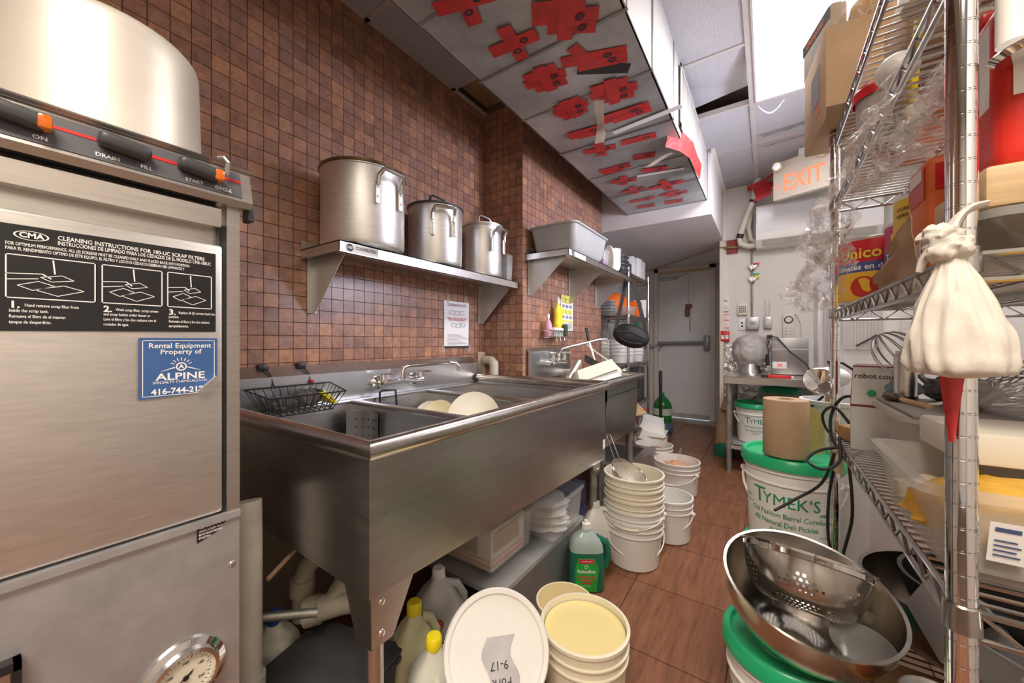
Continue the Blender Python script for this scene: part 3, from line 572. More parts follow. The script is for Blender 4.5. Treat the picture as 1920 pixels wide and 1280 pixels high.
tray((-.965,2.37,.880),.30,.20,.060,tilt(.22,PI-.22,.9),white,'food_tub','lower white plastic tub under the cream tub on the dish pile','tub',group='tubs on the dish pile')
t = thing('frying_pan','dark frying pan with a black handle leaning on the hand sink','pan',(-1.0,2.50,.9))
MB().lathe([(0,0),(.09,0),(.11,.035),(.114,.035),(.093,-.004),(0,-.004)],(-1.0,2.52,.915),32,m=tilt(-.3,.5)).to('pan_body',dgrey,t)
MB().tube([(-1.02,2.56,.945),(-1.06,2.57,1.06),(-1.075,2.575,1.10)],[.007,.009,.009],8).to('shank',steel,t); MB().tube([(-1.075,2.575,1.10),(-1.10,2.585,1.20)],[.012,.013],8).to('grip',black,t)
t = thing('steel_ladle','long steel ladle lying across the dishes in the hand sink','ladle',(-.95,2.5,.9))
MB().tube([(-1.10,2.55,1.09),(-1.02,2.58,1.02),(-.86,2.64,.90)],.0045,6).to('handle',white,t); MB().sphere((-.85,2.645,.893),.032,8,(1,1,.5)).to('cup',steel,t)
MB().sphere((-.86,2.52,.892),.045,10,(1,.8,.7)).to('rice_scoop', cream, label='small cream scoop at the right of the dish pile', cat='scoop')
MB().tube([(-1.06,2.20,.86),(-1.05,2.33,.96)],[.02,.028],12).to('steel_tumbler', steel, label='small steel tumbler lying between bowl and tubs in the hand sink', cat='tumbler')
# drain elbow and wall patch near the sinks
MB().box(-1.596,-1.585,1.925,2.0,.86,1.03).to('bare_patch', M('plaster',(.62,.52,.38),.8,0,.3,14), wl)
MB().tube([(-1.50,2.06,.80),(-1.49,2.055,.90)] if 0 else [(-1.47,1.945,.86),(-1.47,1.945,.925),(-1.475,1.95,.955),(-1.50,1.96,.972),(-1.56,1.97,.975)],[.030,.030,.031,.030,.030],14).to('drain_elbow', M('old_pvc',(.56,.52,.44),.5,0,.2), label='grey plastic drain elbow entering the wall between the two sinks', cat='pipe')
# ================================================================ WALL SHELVES AND STOCK POTS
def wall_shelf(name,label,xw,xf,y0,y1,z,brk,mat):
    t = thing(name,label,'shelf',((xw+xf)/2,(y0+y1)/2,z-.26))
    MB().box(xw+.003,xf,y0,y1,z-.004,z).to('shelf_board',mat,t)
    MB().box(xf-.003,xf,y0,y1,z-.045,z).box(xf-.02,xf,y0,y1,z-.045,z-.042).box(xw+.003,xf,y0,y0+.003,z-.04,z).box(xw+.003,xf,y1-.003,y1,z-.04,z).to('front_edge',steel,t)
    MB().box(xw+.003,xw+.006,y0,y1,z,z+.04).to('back_lip',mat,t)
    for y in brk:
        k=MB().prism([(xw+.004,z-.005),(xf-.03,z-.005),(xf-.04,z-.04),(xw+.03,z-.26),(xw+.004,z-.26)],'y',y,y+.003).box(xw+.003,xw+.006,y-.02,y+.02,z-.26,z-.005).to('bracket',M('bracket_steel',(.62,.61,.58),.45,.6,.1,6),t)
    return t
sh1 = wall_shelf('wall_shelf','stainless wall shelf carrying three stock pots above the long sink',-1.6,-1.315,.785,1.995,1.480,(.83,1.955),steelh)
lb = MB().box(-1.3148,-1.3142,.81,.955,1.441,1.474).to('maker_label',paper,sh1)
b=MB(); put_text(b,'COOPERSTEEL',.017,lambda a,c:(-1.3135,.898+a,1.460+c),.02,sx=.85); b.lathe([(.0145,0),(0,0)],(-1.3137,.828,1.4585),20,m=R90); b.to('label_ink',M('navy_ink',(.015,.02,.08),.5),lb,norm=False)
b=MB(); put_text(b,'NSF',.0135,lambda a,c:(-1.3130,.828+a,1.4585+c),.03); b.to('label_letters',paper,lb,norm=False)
sh2 = wall_shelf('wall_shelf','second wall shelf carrying the grey bus tub on the tiled step',-1.29,-.985,2.045,3.30,1.665,(2.09,2.69,3.24),steel)
MB().box(-.9848,-.984,2.055,2.085,1.625,1.66).box(-.9848,-.984,2.13,2.30,1.628,1.658).to('maker_label',paper,sh2)
rustm = M('scorched_rim',(.20,.12,.05),.4,.6,.6,10)
def stockpot(x,y,z,R,h,label,ha,lid,lidmat,has2=True):
    t = thing('stock_pot',label,'pot',(x,y,z),0,'stock pots on the wall shelf')
    MB(1).lathe([(0,0),(R-.02,0),(R-.006,.006),(R,.022),(R,h-.006),(R+.004,h-.004),(R+.004,h),(R-.004,h),(R-.004,.03),(0,.02)],n=56).to('pot_body',alum,t)
    for a in (ha,ha+PI):
        m = Matrix.Rotation(a,4,'Z'); hw=.055; b=MB(1); b.m=m; zz=h-.085
        b.tube([(R+.006,-hw,zz),(R+.010,-hw,zz+.035),(R+.035,-hw+.006,zz+.056),(R+.040,-hw+.014,zz+.058),(R+.040,hw-.014,zz+.058),(R+.035,hw-.006,zz+.056),(R+.010,hw,zz+.035),(R+.006,hw,zz)],.0085,8)
        k=b.to('loop_handle',steel,t)
        for s_ in (-1,1):
            b=MB(1); b.m=m; b.rbox((R+.004,s_*hw,zz-.030),(.007,.022,.085),.003); b.to('handle_plate',alum,k)
        b=MB(1); b.m=m
        for s_ in (-1,1):
            for q in (-.008,-.045): b.sphere((R+.008,s_*hw,zz+q),.0055,6,(.6,1,1))
        b.to('rivets',chrome,k,kind='stuff')
    if lid:
        b=MB(1).lathe([(R+.001,h+.001),(R+.007,h+.002),(R+.007,h+.012),(R-.012,h+.016),(0,h+.018)],n=48).to('lid',lidmat,t)
        MB(1).tube([(.02,-.06,h+.014),(.02,-.056,h+.060),(.02,-.04,h+.072),(.02,.04,h+.072),(.02,.056,h+.060),(.02,.06,h+.014)],.005,8).to('lid_handle',black if lid==2 else alum,b)
    return t
stockpot(-1.425,.962,1.481,.167,.315,'largest aluminium stock pot at the left of the wall shelf',.0,1,rustm)
stockpot(-1.43,1.385,1.481,.138,.292,'middle aluminium stock pot with a blackened lid',-.50,2,dgrey)
p3_=stockpot(-1.43,1.775,1.481,.118,.300,'smallest aluminium stock pot at the right of the wall shelf',.0,1,alum)
for k in range(3):
    tray((-1.40,1.955,1.482+.030*k),.10,.062,.11,Matrix.Identity(4),clear,'deli_tub',['lowest','middle','topmost'][k]+' clear deli tub in the nested stack beside the smallest stock pot','tub',.002,group='clear tubs on the pot shelf')
# grey bus tub and things on the second shelf
def bustub(c,sx,sy,h,mat,name,label,cat,m=None,th=.004,q=.88,bev=.045,lip=.012,parent=None,**kw):
    """rounded-corner open tub"""
    def ring(a,b_,r,z,n=6):
        out=[]
        for (cx,cy,a0) in ((a-r,b_-r,0),(-a+r,b_-r,PI/2),(-a+r,-b_+r,PI),(a-r,-b_+r,1.5*PI)):
            for i in range(n+1): t_=a0+PI/2*i/n; out.append((cx+r*math.cos(t_),cy+r*math.sin(t_),z))
        return out
    a,b_=sx/2,sy/2; o=MB(); mm=Matrix.Translation(c)@(m if m is not None else Matrix.Identity(4))
    rs=[ring(a*q-.02,b_*q-.02,bev*.7,0),ring(a*q,b_*q,bev*.9,.02),ring(a,b_,bev,h-.012),ring(a+lip,b_+lip,bev+lip*.7,h-.010),ring(a+lip,b_+lip,bev+lip*.7,h),ring(a-th,b_-th,bev,h),ring(a*q-th,b_*q-th,bev*.9,.022),ring(a*q-.02-th,b_*q-.02-th,bev*.7,th)]
    n=len(rs[0]); V=[mm@Vector(p) for r in rs for p in r]; F=[]
    for i in range(len(rs)-1):
        for j in range(n): F.append((i*n+j,i*n+(j+1)%n,(i+1)*n+(j+1)%n,(i+1)*n+j))
    F.append(tuple(range(n))[::-1]); F.append(tuple(range((len(rs)-1)*n,len(rs)*n)))
    o.add(V,F); return o.to(name,mat,parent,label=label,cat=cat,**kw)
bustub((-1.115,2.345,1.667),.325,.56,.165,grey,'bus_tub','grey plastic bus tub on the second wall shelf','tub')
MB().sphere((-1.17,2.28,1.80),.10,12,(1,1,.75)).to('red_bowl',red,label='red bowl peeking out of the grey bus tub',cat='bowl')
bustub((-1.05,2.74,1.667),.11,.11,.12,clear,'deli_tub','clear tub with purple contents right of the grey bus tub','tub',bev=.02,lip=.004)
MB().rbox((-1.05,2.74,1.70),(.08,.08,.05),.01).to('purple_packet',M('purple',(.30,.05,.18),.5),label='purple packet inside the clear tub on the second shelf',cat='packet')
MB().lathe([(0,0),(.075,0),(.078,.006),(.078,.012),(.07,.014),(0,.012)],(-1.03,2.86,1.76),36,m=tilt(0,1.45,.9)@Matrix.Diagonal((1.25,.9,1,1))).to('oval_lid',white,label='white oval lid standing upright on the second shelf',cat='lid')
MB().lathe([(0,0),(.065,0),(.068,.006),(.068,.012),(0,.012)],(-1.08,2.80,1.765),32,m=tilt(0,1.35,.6)@Matrix.Diagonal((1.2,.9,1,1))).to('round_lid',cream,label='cream lid leaning behind the white oval lid',cat='lid')
for k in range(9): 
    bowl((-1.04,2.985,1.667+.016*k),.06,.05,white,'foam_bowl','white bowl, '+ORD(k,9)+' of the tall stack on the second shelf','bowl',n=24,k=5,group='white bowls stacked on the second shelf')
for k in range(4): bustub((-1.07,3.15,1.667+.035*k),.17,.15,.05,dgrey,'black_tray','black tray, '+ORD(k,4)+' of the stack ending the second wall shelf','tray',bev=.02,lip=.008,group='black trays on the second shelf')
# papers on the tiles
def sheet(name,label,P0,du,dv,lines,mat=paper,cat='notice',head=None):
    t=thing(name,label,cat,P0); P0=Vector(P0); du=Vector(du); dv=Vector(dv); nn=du.cross(dv).normalized()
    MB().grid(lambda u,v: P0+du*u+dv*v+nn*(.003+.002*math.sin(u*5+v*3)),4,6,.0005).to('sheet',mat,t)
    for mt,items in lines.items():
        b=MB()
        for it in items:
            if isinstance(it[0],str): put_text(b,it[0],it[3],lambda a,c,it=it: P0+du.normalized()*(it[1]*du.length+a)+dv.normalized()*(it[2]*dv.length+c)+nn*.0075,.01)
            else:
                u0,u1,v0,v1=it; b.add([P0+du*u+dv*v+nn*.0075 for u,v in ((u0,v0),(u1,v0),(u1,v1),(u0,v1))],[(0,1,2,3)])
        b.to('print',mt,t,norm=False)
    return t
gi=M('grey_ink',(.30,.30,.32),.7); ri=M('red_ink',(.6,.05,.08),.7)
tx=[(.12,.12+.06*((i*7)%9+6),.06+.028*i,.066+.028*i) for i in range(9)]
pic=[]
for (uu,vv) in ((.2,.72),(.42,.71),(.62,.72),(.28,.45),(.48,.44),(.66,.46)):
    w_,h_=.16,.075; pic += [(uu,uu+w_,vv,vv+.006),(uu,uu+w_,vv+h_,vv+h_+.006),(uu,uu+.012,vv,vv+h_),(uu+w_,uu+w_+.012,vv,vv+h_)]
n1=sheet('notice_sheet','white dishwashing instruction notice taped above the long sink',(-1.600,1.615,1.062),(0,.225,0),(0,0,.285),{gi:tx+pic+[('3 compartment sink',.5,.94,.020)],ri:[('WASH  RINSE  SANITIZE',.5,.63,.016),('proper dishwashing method',.5,.60,.013),(.1,.9,.90,.908)],ink:[(.0,1,.0,.035)]})
MB().box(-1.5965,-1.595,1.64,1.655,1.33,1.385).box(-1.5965,-1.595,1.80,1.815,1.33,1.385).box(-1.5965,-1.595,1.60,1.625,1.035,1.075).box(-1.5965,-1.595,1.83,1.855,1.035,1.075).to('tape',clear,n1)
yi=M('yellow_ink',(.75,.70,.12),.7)
gr=[(.08+.3*i,.32+.3*i,.34+.15*j,.46+.15*j) for i in range(3) for j in range(4)]
n2=sheet('poster_sheet','yellow and white hand-washing poster taped beside the yellow soap bottle',(-1.290,2.535,1.18),(0,.215,0),(0,0,.275),{gi:[(a+.03,b_-.03,c+.02,d-.02) for a,b_,c,d in gr[::2]]+[(.1,.9,.06+.03*i,.072+.03*i) for i in range(6)],yi:[(.0,1,.90,1),(.0,1,.26,.31)]+gr[1::2]})
MB().box(-1.2865,-1.285,2.56,2.575,1.43,1.50).box(-1.2865,-1.285,2.72,2.735,1.43,1.48).box(-1.2865,-1.285,2.71,2.725,1.13,1.20).to('tape',clear,n2)
# soap rack
rk=thing('soap_rack','small wire soap rack on the tiled step above the hand sink','rack',(-1.24,2.37,1.12))
b=MB().tube([(-1.285,2.18,1.175),(-1.19,2.18,1.175),(-1.19,2.57,1.175),(-1.285,2.57,1.175)],.0035,6).tube([(-1.285,2.22,1.13),(-1.20,2.22,1.13),(-1.20,2.55,1.13),(-1.285,2.55,1.13)],.003,6)
for i in range(12): y=2.225+.0295*i; b.tube([(-1.19,y,1.175),(-1.20,y,1.13),(-1.285,y,1.13)],.002,5)
b.to('wires',wirechrome,rk)
for y in (2.30,2.36,2.42): MB().tube([(-1.20,y,1.13),(-1.195,y,1.10),(-1.18,y,1.095),(-1.172,y,1.11)],.002,5).to('hook',wirechrome,rk)
t=thing('soap_bottle','bright yellow dish soap bottle with a white cap on the soap rack','bottle',(-1.24,2.405,1.135))
MB(1).lathe([(0,0),(.036,0),(.040,.008),(.040,.09),(.034,.13),(.038,.165),(.036,.19),(.015,.225),(.013,.24),(0,.242)],n=28,m=Matrix.Diagonal((.8,1.15,1,1))).to('body',yellow,t)
MB(1).lathe([(.014,.238),(.014,.262),(.008,.268),(.006,.285),(0,.287)],n=16).to('cap',white,t)
MB(1).lathe([(.0408,.02),(.0408,.085)],n=28,m=Matrix.Diagonal((.8,1.15,1,1))).to('label',M('soap_label',(.85,.62,.03),.4,0,.3,20),t)
t=thing('soap_bottle','small pink soap bottle on the soap rack','bottle',(-1.24,2.255,1.135))
MB(1).lathe([(0,0),(.026,0),(.028,.006),(.028,.075),(.020,.10),(.010,.115),(.010,.13),(0,.131)],n=24).to('body',M('pink_plastic',(.72,.35,.42),.35),t); MB(1).lathe([(.011,.125),(.012,.15),(.006,.155),(0,.156)],n=12).to('cap',white,t)
t=thing('scrub_brush','white scrubbing brush lying on the soap rack','brush',(-1.215,2.335,1.136))
MB(1).rbox((0,0,.045),(.05,.14,.03),.012).to('brush_back',white,t); b=MB(1)
for i in range(9):
    for j in range(3): b.cyl((-.016+.016*j,-.06+.015*i,0),(-.016+.016*j,-.06+.015*i,.034),.003,n=6)
b.to('bristles',M('bristle',(.72,.76,.80),.6),t)
MB().rbox((-1.195,2.425,1.18),(.03,.06,.085),.01,rz=.2).to('scouring_pad',M('scour_dark',(.05,.075,.04),.9,0,.5,50),label='dark green scouring pad leaning on the yellow soap bottle',cat='scouring pad')
# ================================================================ DUCT
du=thing('air_duct','long galvanised air duct patched with red tape under the ceiling','duct',(-.72,1.6,2.25))
dz=2.25; seams=[-.6,.0,.52,.93,1.29,1.64,2.07,2.50,2.92,3.40]
for i in range(len(seams)-1):
    e=.003*(i%2); a,b_=seams[i],seams[i+1]
    MB().box(-1.05,-.405,a+.001,b_-.001,dz+e,dz+e+.004).box(-1.052,-1.046,a+.001,b_-.001,dz+e,2.66).to('duct_section',zinc,du)
    MB().box(-.410-.002*(i%2),-.402+.002*(i%2),a+.002,b_-.002,dz+e,2.655).to('side_panel',M('duct_white',(.56,.54,.51),.45,.1,.07,4),du)
    MB().box(-1.055,-.40,b_-.006,b_+.006,dz-.003,dz+.003).box(-.405,-.397,b_-.008,b_+.008,dz,2.655).to('seam',M('seam_zinc',(.34,.34,.33),.45,.7,.2),du)
gl=MB().box(-.399,-.390,2.22,2.90,2.29,2.62).to('grille',M('grille_back',(.16,.14,.12),.6),du)
for i in range(22): y=2.235+.030*i; MB().box(-.396,-.3893,y,y+.014,2.305,2.605).to('grille_slat',MT['duct_white'],gl)
MB().box(-.392,-.3885,2.21,2.232,2.28,2.63).box(-.392,-.3885,2.89,2.91,2.28,2.63).box(-.392,-.3885,2.21,2.91,2.28,2.302).box(-.392,-.3885,2.21,2.91,2.61,2.63).to('grille_frame',MT['duct_white'],gl)
rnd=random.Random(3)
def tape(cx,cy,strips,mat=redtape,nm='tape_patch'):
    b=MB(); z=dz-.0032
    for k,(ox,oy,L_,W_,a) in enumerate(strips):
        c,s_=math.cos(a),math.sin(a); zz=z-.0009*k
        V=[]
        for (p,q) in ((-L_/2,-W_/2),(L_/2,-W_/2+rnd.uniform(-.004,.004)),(L_/2+rnd.uniform(-.005,.005),W_/2),(-L_/2+rnd.uniform(-.005,.005),W_/2)): V.append((cx+ox+c*p-s_*q,cy+oy+s_*p+c*q))
        b.prism(V,'z',zz-.0008,zz)
    o=b.to(nm,mat,du)
    if mat is redtape:
        k_=MB()
        for (ox,oy,L_,W_,a) in strips[:2]:
            x_,y_=cx+ox+L_*.22*math.cos(a),cy+oy+L_*.22*math.sin(a)
            k_.lathe([(.018,0),(.008,0)],(x_,y_,z-.0009*len(strips)-.0004),16,m=Matrix.Diagonal((1,.7,1,1))); put_text(k_,'3M',.014,lambda p,q,x_=x_,y_=y_:(x_+p,y_-q,z-.0009*len(strips)-.0004),.02) if 0 else None
        k_.to('tape_stamp',ink,o,norm=False)
cross=lambda s,a=0:[(0,0,.20*s,.055,a),(0,0,.17*s,.055,a+PI/2)]
blob=lambda s,a=0:[(0,0,.20*s,.055,a),(0,.045*s,.15*s,.055,a+.05),(0,-.045*s,.16*s,.055,a-.06),(0,0,.17*s,.055,a+PI/2)]
tape(-.807,1.193,cross(1,.12)); tape(-.589,1.196,blob(1.15,.5)); tape(-.845,.95,cross(1.1,.3)); tape(-.58,1.43,[(0,0,.26,.06,.35),(.02,.04,.2,.06,.3),(-.03,-.03,.14,.05,1.3)])
tape(-.57,1.515,[(0,0,.22,.055,.55)],black,'black_tape'); tape(-.80,1.43,blob(.95,.1)); tape(-.584,1.675,blob(1.05,.2)); tape(-.798,1.685,blob(.9,-.1))
tape(-.82,1.92,[(0,0,.20,.07,.1),(.02,.03,.15,.05,.2)]); tape(-.60,1.87,[(0,0,.26,.075,.05),(.03,.03,.2,.05,0)]); tape(-.823,2.14,cross(.95,.2)); tape(-.60,2.152,[(0,0,.19,.06,.1)])
tape(-.833,2.431,[(0,0,.2,.07,.0),(-.02,.03,.14,.05,.1)]); tape(-.63,2.37,[(0,0,.13,.07,.3)]); tape(-.62,2.592,[(0,0,.16,.06,.3)]); tape(-.846,2.65,cross(.9,.3)); tape(-.835,2.864,cross(.85,.1))
tape(-.611,2.90,cross(1.2,-.05)); tape(-.839,3.09,[(0,0,.20,.06,.0)]); tape(-.601,3.10,[(0,0,.2,.05,.2),(0,0,.1,.12,.1)]); tape(-.63,3.28,[(0,0,.14,.08,.1)]); tape(-.85,3.26,[(0,0,.15,.07,.1)])
tape(-.52,1.99,[(0,0,.36,.035,-.12)],white,'white_tape'); tape(-.60,2.66,[(0,0,.30,.03,.2)],white,'white_tape')
def ribbon(pts,w,side,mat,nm,parent=None,th=.0008,**k):
    pts=[Vector(p) for p in pts]; sd=[Vector(s_).normalized()*w/2 for s_ in side]
    n=len(pts)-1
    def fn(u,v):
        t=u*n; i=min(int(t),n-1); f=t-i; return pts[i].lerp(pts[i+1],f)+(sd[i].lerp(sd[i+1],f))*(2*v-1)
    return MB().grid(fn,n*4,2,th).to(nm,mat,parent,**k)
strip=M('tape_strip',(.80,.78,.74),.35,0,.2,14)
ribbon([(-.66,1.70,2.246),(-.665,1.72,2.215),(-.675,1.76,2.17),(-.665,1.74,2.11),(-.67,1.73,2.06)],.045,[(1,.3,0),(1,.1,.2),(.8,-.5,0),(.9,.4,0),(1,.1,0)],strip,'loose_tape',du)
ribbon([(-.70,2.50,2.245),(-.62,2.43,2.20),(-.50,2.36,2.21),(-.455,2.33,2.20)],.05,[(.4,.9,.2)]*4,M('tape_beige',(.66,.60,.46),.5,0,.25,12),'loose_tape',du)
ribbon([(-.46,2.22,2.246),(-.40,2.30,2.235),(-.365,2.42,2.225),(-.37,2.62,2.23),(-.37,2.80,2.245)],.10,[(.3,-.2,.9),(.2,-.1,1),(.1,0,1),(.1,0,1),(.1,0,1)],redtape,'hanging_red_tape',du)
# ================================================================ AIR CONDITIONER AND PIPES ON THE BACK WALL
ac=thing('air_conditioner','white split air conditioner unit on the back wall','air conditioner',(.34,4.30,1.99))
MB().prism([(4.395,1.99),(4.26,1.99),(4.19,2.05),(4.175,2.12),(4.19,2.34),(4.22,2.375),(4.395,2.375)],'x',-.085,.78).to('casing',white,ac)
MB().prism([(4.183,2.10),(4.172,2.12),(4.186,2.345),(4.196,2.345)],'x',-.075,.77).to('front_panel',whiteb,ac)
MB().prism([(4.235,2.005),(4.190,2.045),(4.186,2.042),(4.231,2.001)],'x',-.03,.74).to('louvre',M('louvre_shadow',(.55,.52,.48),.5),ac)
MB().box(-.05,.75,4.186,4.19,2.085,2.10).to('trim_strip',whiteb,ac)
pv=M('pipe_wrap',(.76,.70,.60),.55,0,.1,8)
t=thing('refrigerant_pipes','cream wrapped pipes rising from the air conditioner to the ceiling','pipe',(-.12,4.33,2.0))
MB().tube([(-.085,4.32,2.03),(-.15,4.32,2.03),(-.215,4.32,2.06),(-.225,4.32,2.13),(-.17,4.30,2.30),(-.09,4.28,2.50),(-.07,4.26,2.66)],.027,10).to('pipe',pv,t)
MB().tube([(-.085,4.34,2.06),(-.13,4.34,2.10),(-.15,4.34,2.22),(-.12,4.33,2.45),(-.09,4.32,2.66)],.020,10).to('pipe',pv,t)
MB().cyl((-.225,4.32,2.12),(-.215,4.315,2.16),.031).to('pipe_tie',black,t); MB().cyl((-.115,4.285,2.44),(-.105,4.283,2.46),.034).to('pipe_tie',black,t)
MB().tube([(-.122,4.385,CZ),(-.122,4.385,1.34)],.010,8).to('conduit_pipe',pipezinc,label='thin steel conduit running down the back wall to the switch box',cat='conduit')
rt=thing('red_tape_wrap','crumpled red tape around the pipes at the ceiling','tape',(-.06,4.2,2.45))
ribbon([(-.09,4.22,2.60),(-.05,4.22,2.56),(-.02,4.2,2.48),(-.04,4.2,2.43)],.13,[(1,0,.3)]*4,redtape,'tape_flap',rt)
MB().box(-.16,.18,4.355,4.36,2.585,2.635).to('tape_strip',redtape,rt)
ribbon([(-.02,4.2,2.60),(.1,4.05,2.625),(.2,3.95,2.635)],.04,[(0,.5,1)]*3,redtape,'tape_tail',rt)
MB().box(-.34,-.24,4.385,4.395,1.99,2.13).to('red_patch',M('dark_red_tape',(.30,.02,.015),.5,0,.2),label='dark red tape patch on the wall left of the air conditioner',cat='tape')
t=thing('key_bunch','two bunches of keys with coloured tags hanging on the conduit','keys',(-.12,4.36,1.74))
for z,c_ in ((1.86,red),(1.76,green),(1.735,yellow)): MB().rbox((-.085,4.36,z),(.05,.01,.018),.003).to('tag',c_,t)
for z in (1.84,1.72): 
    b=MB()
    for i in range(6): b.rbox((-.135+.008*i,4.365,z-.02+.004*(i%3)),(.010,.008,.07),.002,m=Matrix.Rotation(-.5+.2*i,4,'Y'))
    b.to('keys',wirechrome,t)
# small devices on the back wall
YW=4.398
t=thing('ac_remote','white remote control in a wall holder beside the doorway','remote',(-.352,YW,1.40))
MB().rbox((-.352,YW-.012,1.475),(.062,.022,.135),.006).to('case',white,t); MB().box(-.374,-.330,YW-.0242,YW-.0236,1.50,1.53).to('screen',greyp,t)
b=MB()
for i in range(3):
    for j in range(2): b.rbox((-.368+.016*i,YW-.0245,1.44+.02*j),(.010,.003,.008),.001)
b.to('buttons',grey,t)
t=thing('fire_notice','red and white fire alarm notice under the remote','sign',(-.355,YW,1.24)); MB().box(-.395,-.317,YW-.004,YW,1.235,1.385).to('sheet',paper,t)
b=MB()
for z in (1.376,1.318,1.245): b.box(-.395,-.317,YW-.0052,YW-.0045,z-.006,z+.004)
for i in range(9): b.box(-.39,-.322-.008*(i%3),YW-.0052,YW-.0045,1.262+.0125*i,1.265+.0125*i)
b.to('red_print',M('notice_red',(.75,.22,.18),.6),t)
t=thing('fire_alarm_pull','red fire alarm pull station below the notice','fire alarm',(-.354,YW,1.09)); MB().rbox((-.354,YW-.02,1.155),(.078,.045,.11),.006).to('case',red,t)
MB().box(-.386,-.322,YW-.0445,YW-.043,1.125,1.165).to('handle_plate',paper,t); b=MB(); put_text(b,'PULL',.018,lambda a,c:(-.354+a,YW-.0455,1.155+c),.03); b.sphere((-.354,YW-.046,1.137),.006,6); b.to('print',ink,t,norm=False)
t=thing('alarm_keypad','cream alarm keypad above the steel table','keypad',(-.20,YW,1.36)); MB().rbox((-.202,YW-.014,1.425),(.088,.026,.125),.008).to('case',trimw,t)
b=MB()
for i in range(4):
    for j in range(4): b.rbox((-.226+.016*i,YW-.0285,1.395+.017*j),(.011,.004,.011),.002)
b.to('keys',M('key_blue',(.06,.09,.14),.5),t)
t=thing('wall_outlet','white outlet plate below the keypad','outlet',(-.206,YW,1.21)); MB().rbox((-.206,YW-.004,1.27),(.062,.006,.115),.002).to('plate',whiteb,t); MB().box(-.215,-.197,YW-.0085,YW-.007,1.245,1.262).box(-.215,-.197,YW-.0085,YW-.007,1.278,1.295).to('sockets',dgrey,t)
t=thing('switch_box','square grey metal switch box at the foot of the conduit','switch',(-.115,YW,1.22)); MB().rbox((-.115,YW-.025,1.28),(.108,.05,.118),.006).to('box',M('switch_metal',(.62,.62,.62),.4,.5,.1),t); MB().rbox((-.115,YW-.054,1.285),(.040,.012,.030),.004).to('toggle',grey,t)
b=MB()
for a in (-.158,-.072):
    for z in (1.235,1.325): b.sphere((a,YW-.05,z),.004,6)
b.to('screws',black,t)
t=thing('switch_box','small weatherproof switch box with two wires above it','switch',(.008,YW,1.225)); MB().rbox((.008,YW-.022,1.285),(.066,.044,.110),.010).to('box',MT['switch_metal'],t); MB().rbox((.008,YW-.046,1.288),(.030,.006,.060),.004).to('rocker',trimw,t); MB().tube([(-.008,YW-.012,1.34),(-.015,YW-.01,1.50)],.004,6).tube([(.018,YW-.012,1.34),(.026,YW-.01,1.50)],.004,6).to('wires',wirechrome,t)
t=thing('outlet_timer','cream outlet timer with a round dial above the steel box','timer',(.168,YW,1.13)); MB().rbox((.168,YW-.018,1.245),(.088,.034,.235),.006).to('case',trimw,t); MB().lathe([(.036,0),(.036,.004),(.028,.006),(0,.006)],(.168,YW-.035,1.305),28,m=Matrix.Rotation(PI/2,4,'X')).to('dial',dgrey,t); MB().lathe([(.025,.0065),(0,.0066)],(.168,YW-.035,1.305),24,m=Matrix.Rotation(PI/2,4,'X')).to('dial_face',trimw,t)
b=MB()
for i in (-1,1):
    for j in range(3): b.box(.168+i*.02-.008,.168+i*.02-.005,YW-.0362,YW-.0352,1.16+.03*j,1.172+.03*j).box(.168+i*.02+.004,.168+i*.02+.007,YW-.0362,YW-.0352,1.16+.03*j,1.172+.03*j)
b.to('slots',black,t); MB().tube([(.19,YW-.02,1.36),(.23,YW-.02,1.355),(.262,YW-.02,1.27),(.268,YW-.02,1.12)],.005,6).to('cord',trimw,t)
# exit sign hung from the ceiling
ex=thing('exit_sign','lit red EXIT sign with two emergency lamps under the ceiling','exit sign',(.235,3.78,2.27),-.42)
MB(1).rbox((0,0,.165),(.40,.05,.31),.006).to('sign_case',M('sign_cream',(.72,.64,.54),.5,0,.06),ex)
b=MB(1); put_text(b,'EXIT',.190,lambda a,c:(.012+a,-.027,.125+c),.014,sx=.72); fcx=b.to('letters',M('exit_glow',(.9,.20,.10),.5,0,.02,emit=.75,ecol=(1,.16,.07)),ex,norm=False)
b=MB(1); b.add([(-.188,-.027,.115),(-.160,-.027,.143),(-.160,-.027,.130),(-.175,-.027,.115),(-.160,-.027,.100),(-.160,-.027,.087)],[(0,1,2,3),(0,3,4,5)]); b.to('arrow',MT['exit_glow'],ex,norm=False)
for x in (-.15,.15): 
    q=MB(1).lathe([(.022,0),(.034,.03),(.036,.05),(.030,.052),(0,.045)],(x,-.03,.285),20,m=Matrix.Rotation(PI/2+.3,4,'X')).to('emergency_lamp',M('lamp_cream',(.78,.66,.42),.4,0,.1),ex)
    MB(1).lathe([(.028,.051),(0,.054)],(x,-.03,.285),16,m=Matrix.Rotation(PI/2+.3,4,'X')).to('lamp_lens',chrome,q)
MB(1).box(-.02,.02,-.02,.02,.32,.375).to('mount',white,ex)
MB().tube([(-.03,3.36,2.63),(.5,3.30,2.635)],.008,6).tube([(-.03,3.52,2.62),(.52,3.46,2.625)],.006,6).to('ceiling_rods',pipezinc,label='two thin metal rods under the ceiling in front of the exit sign',cat='rod')
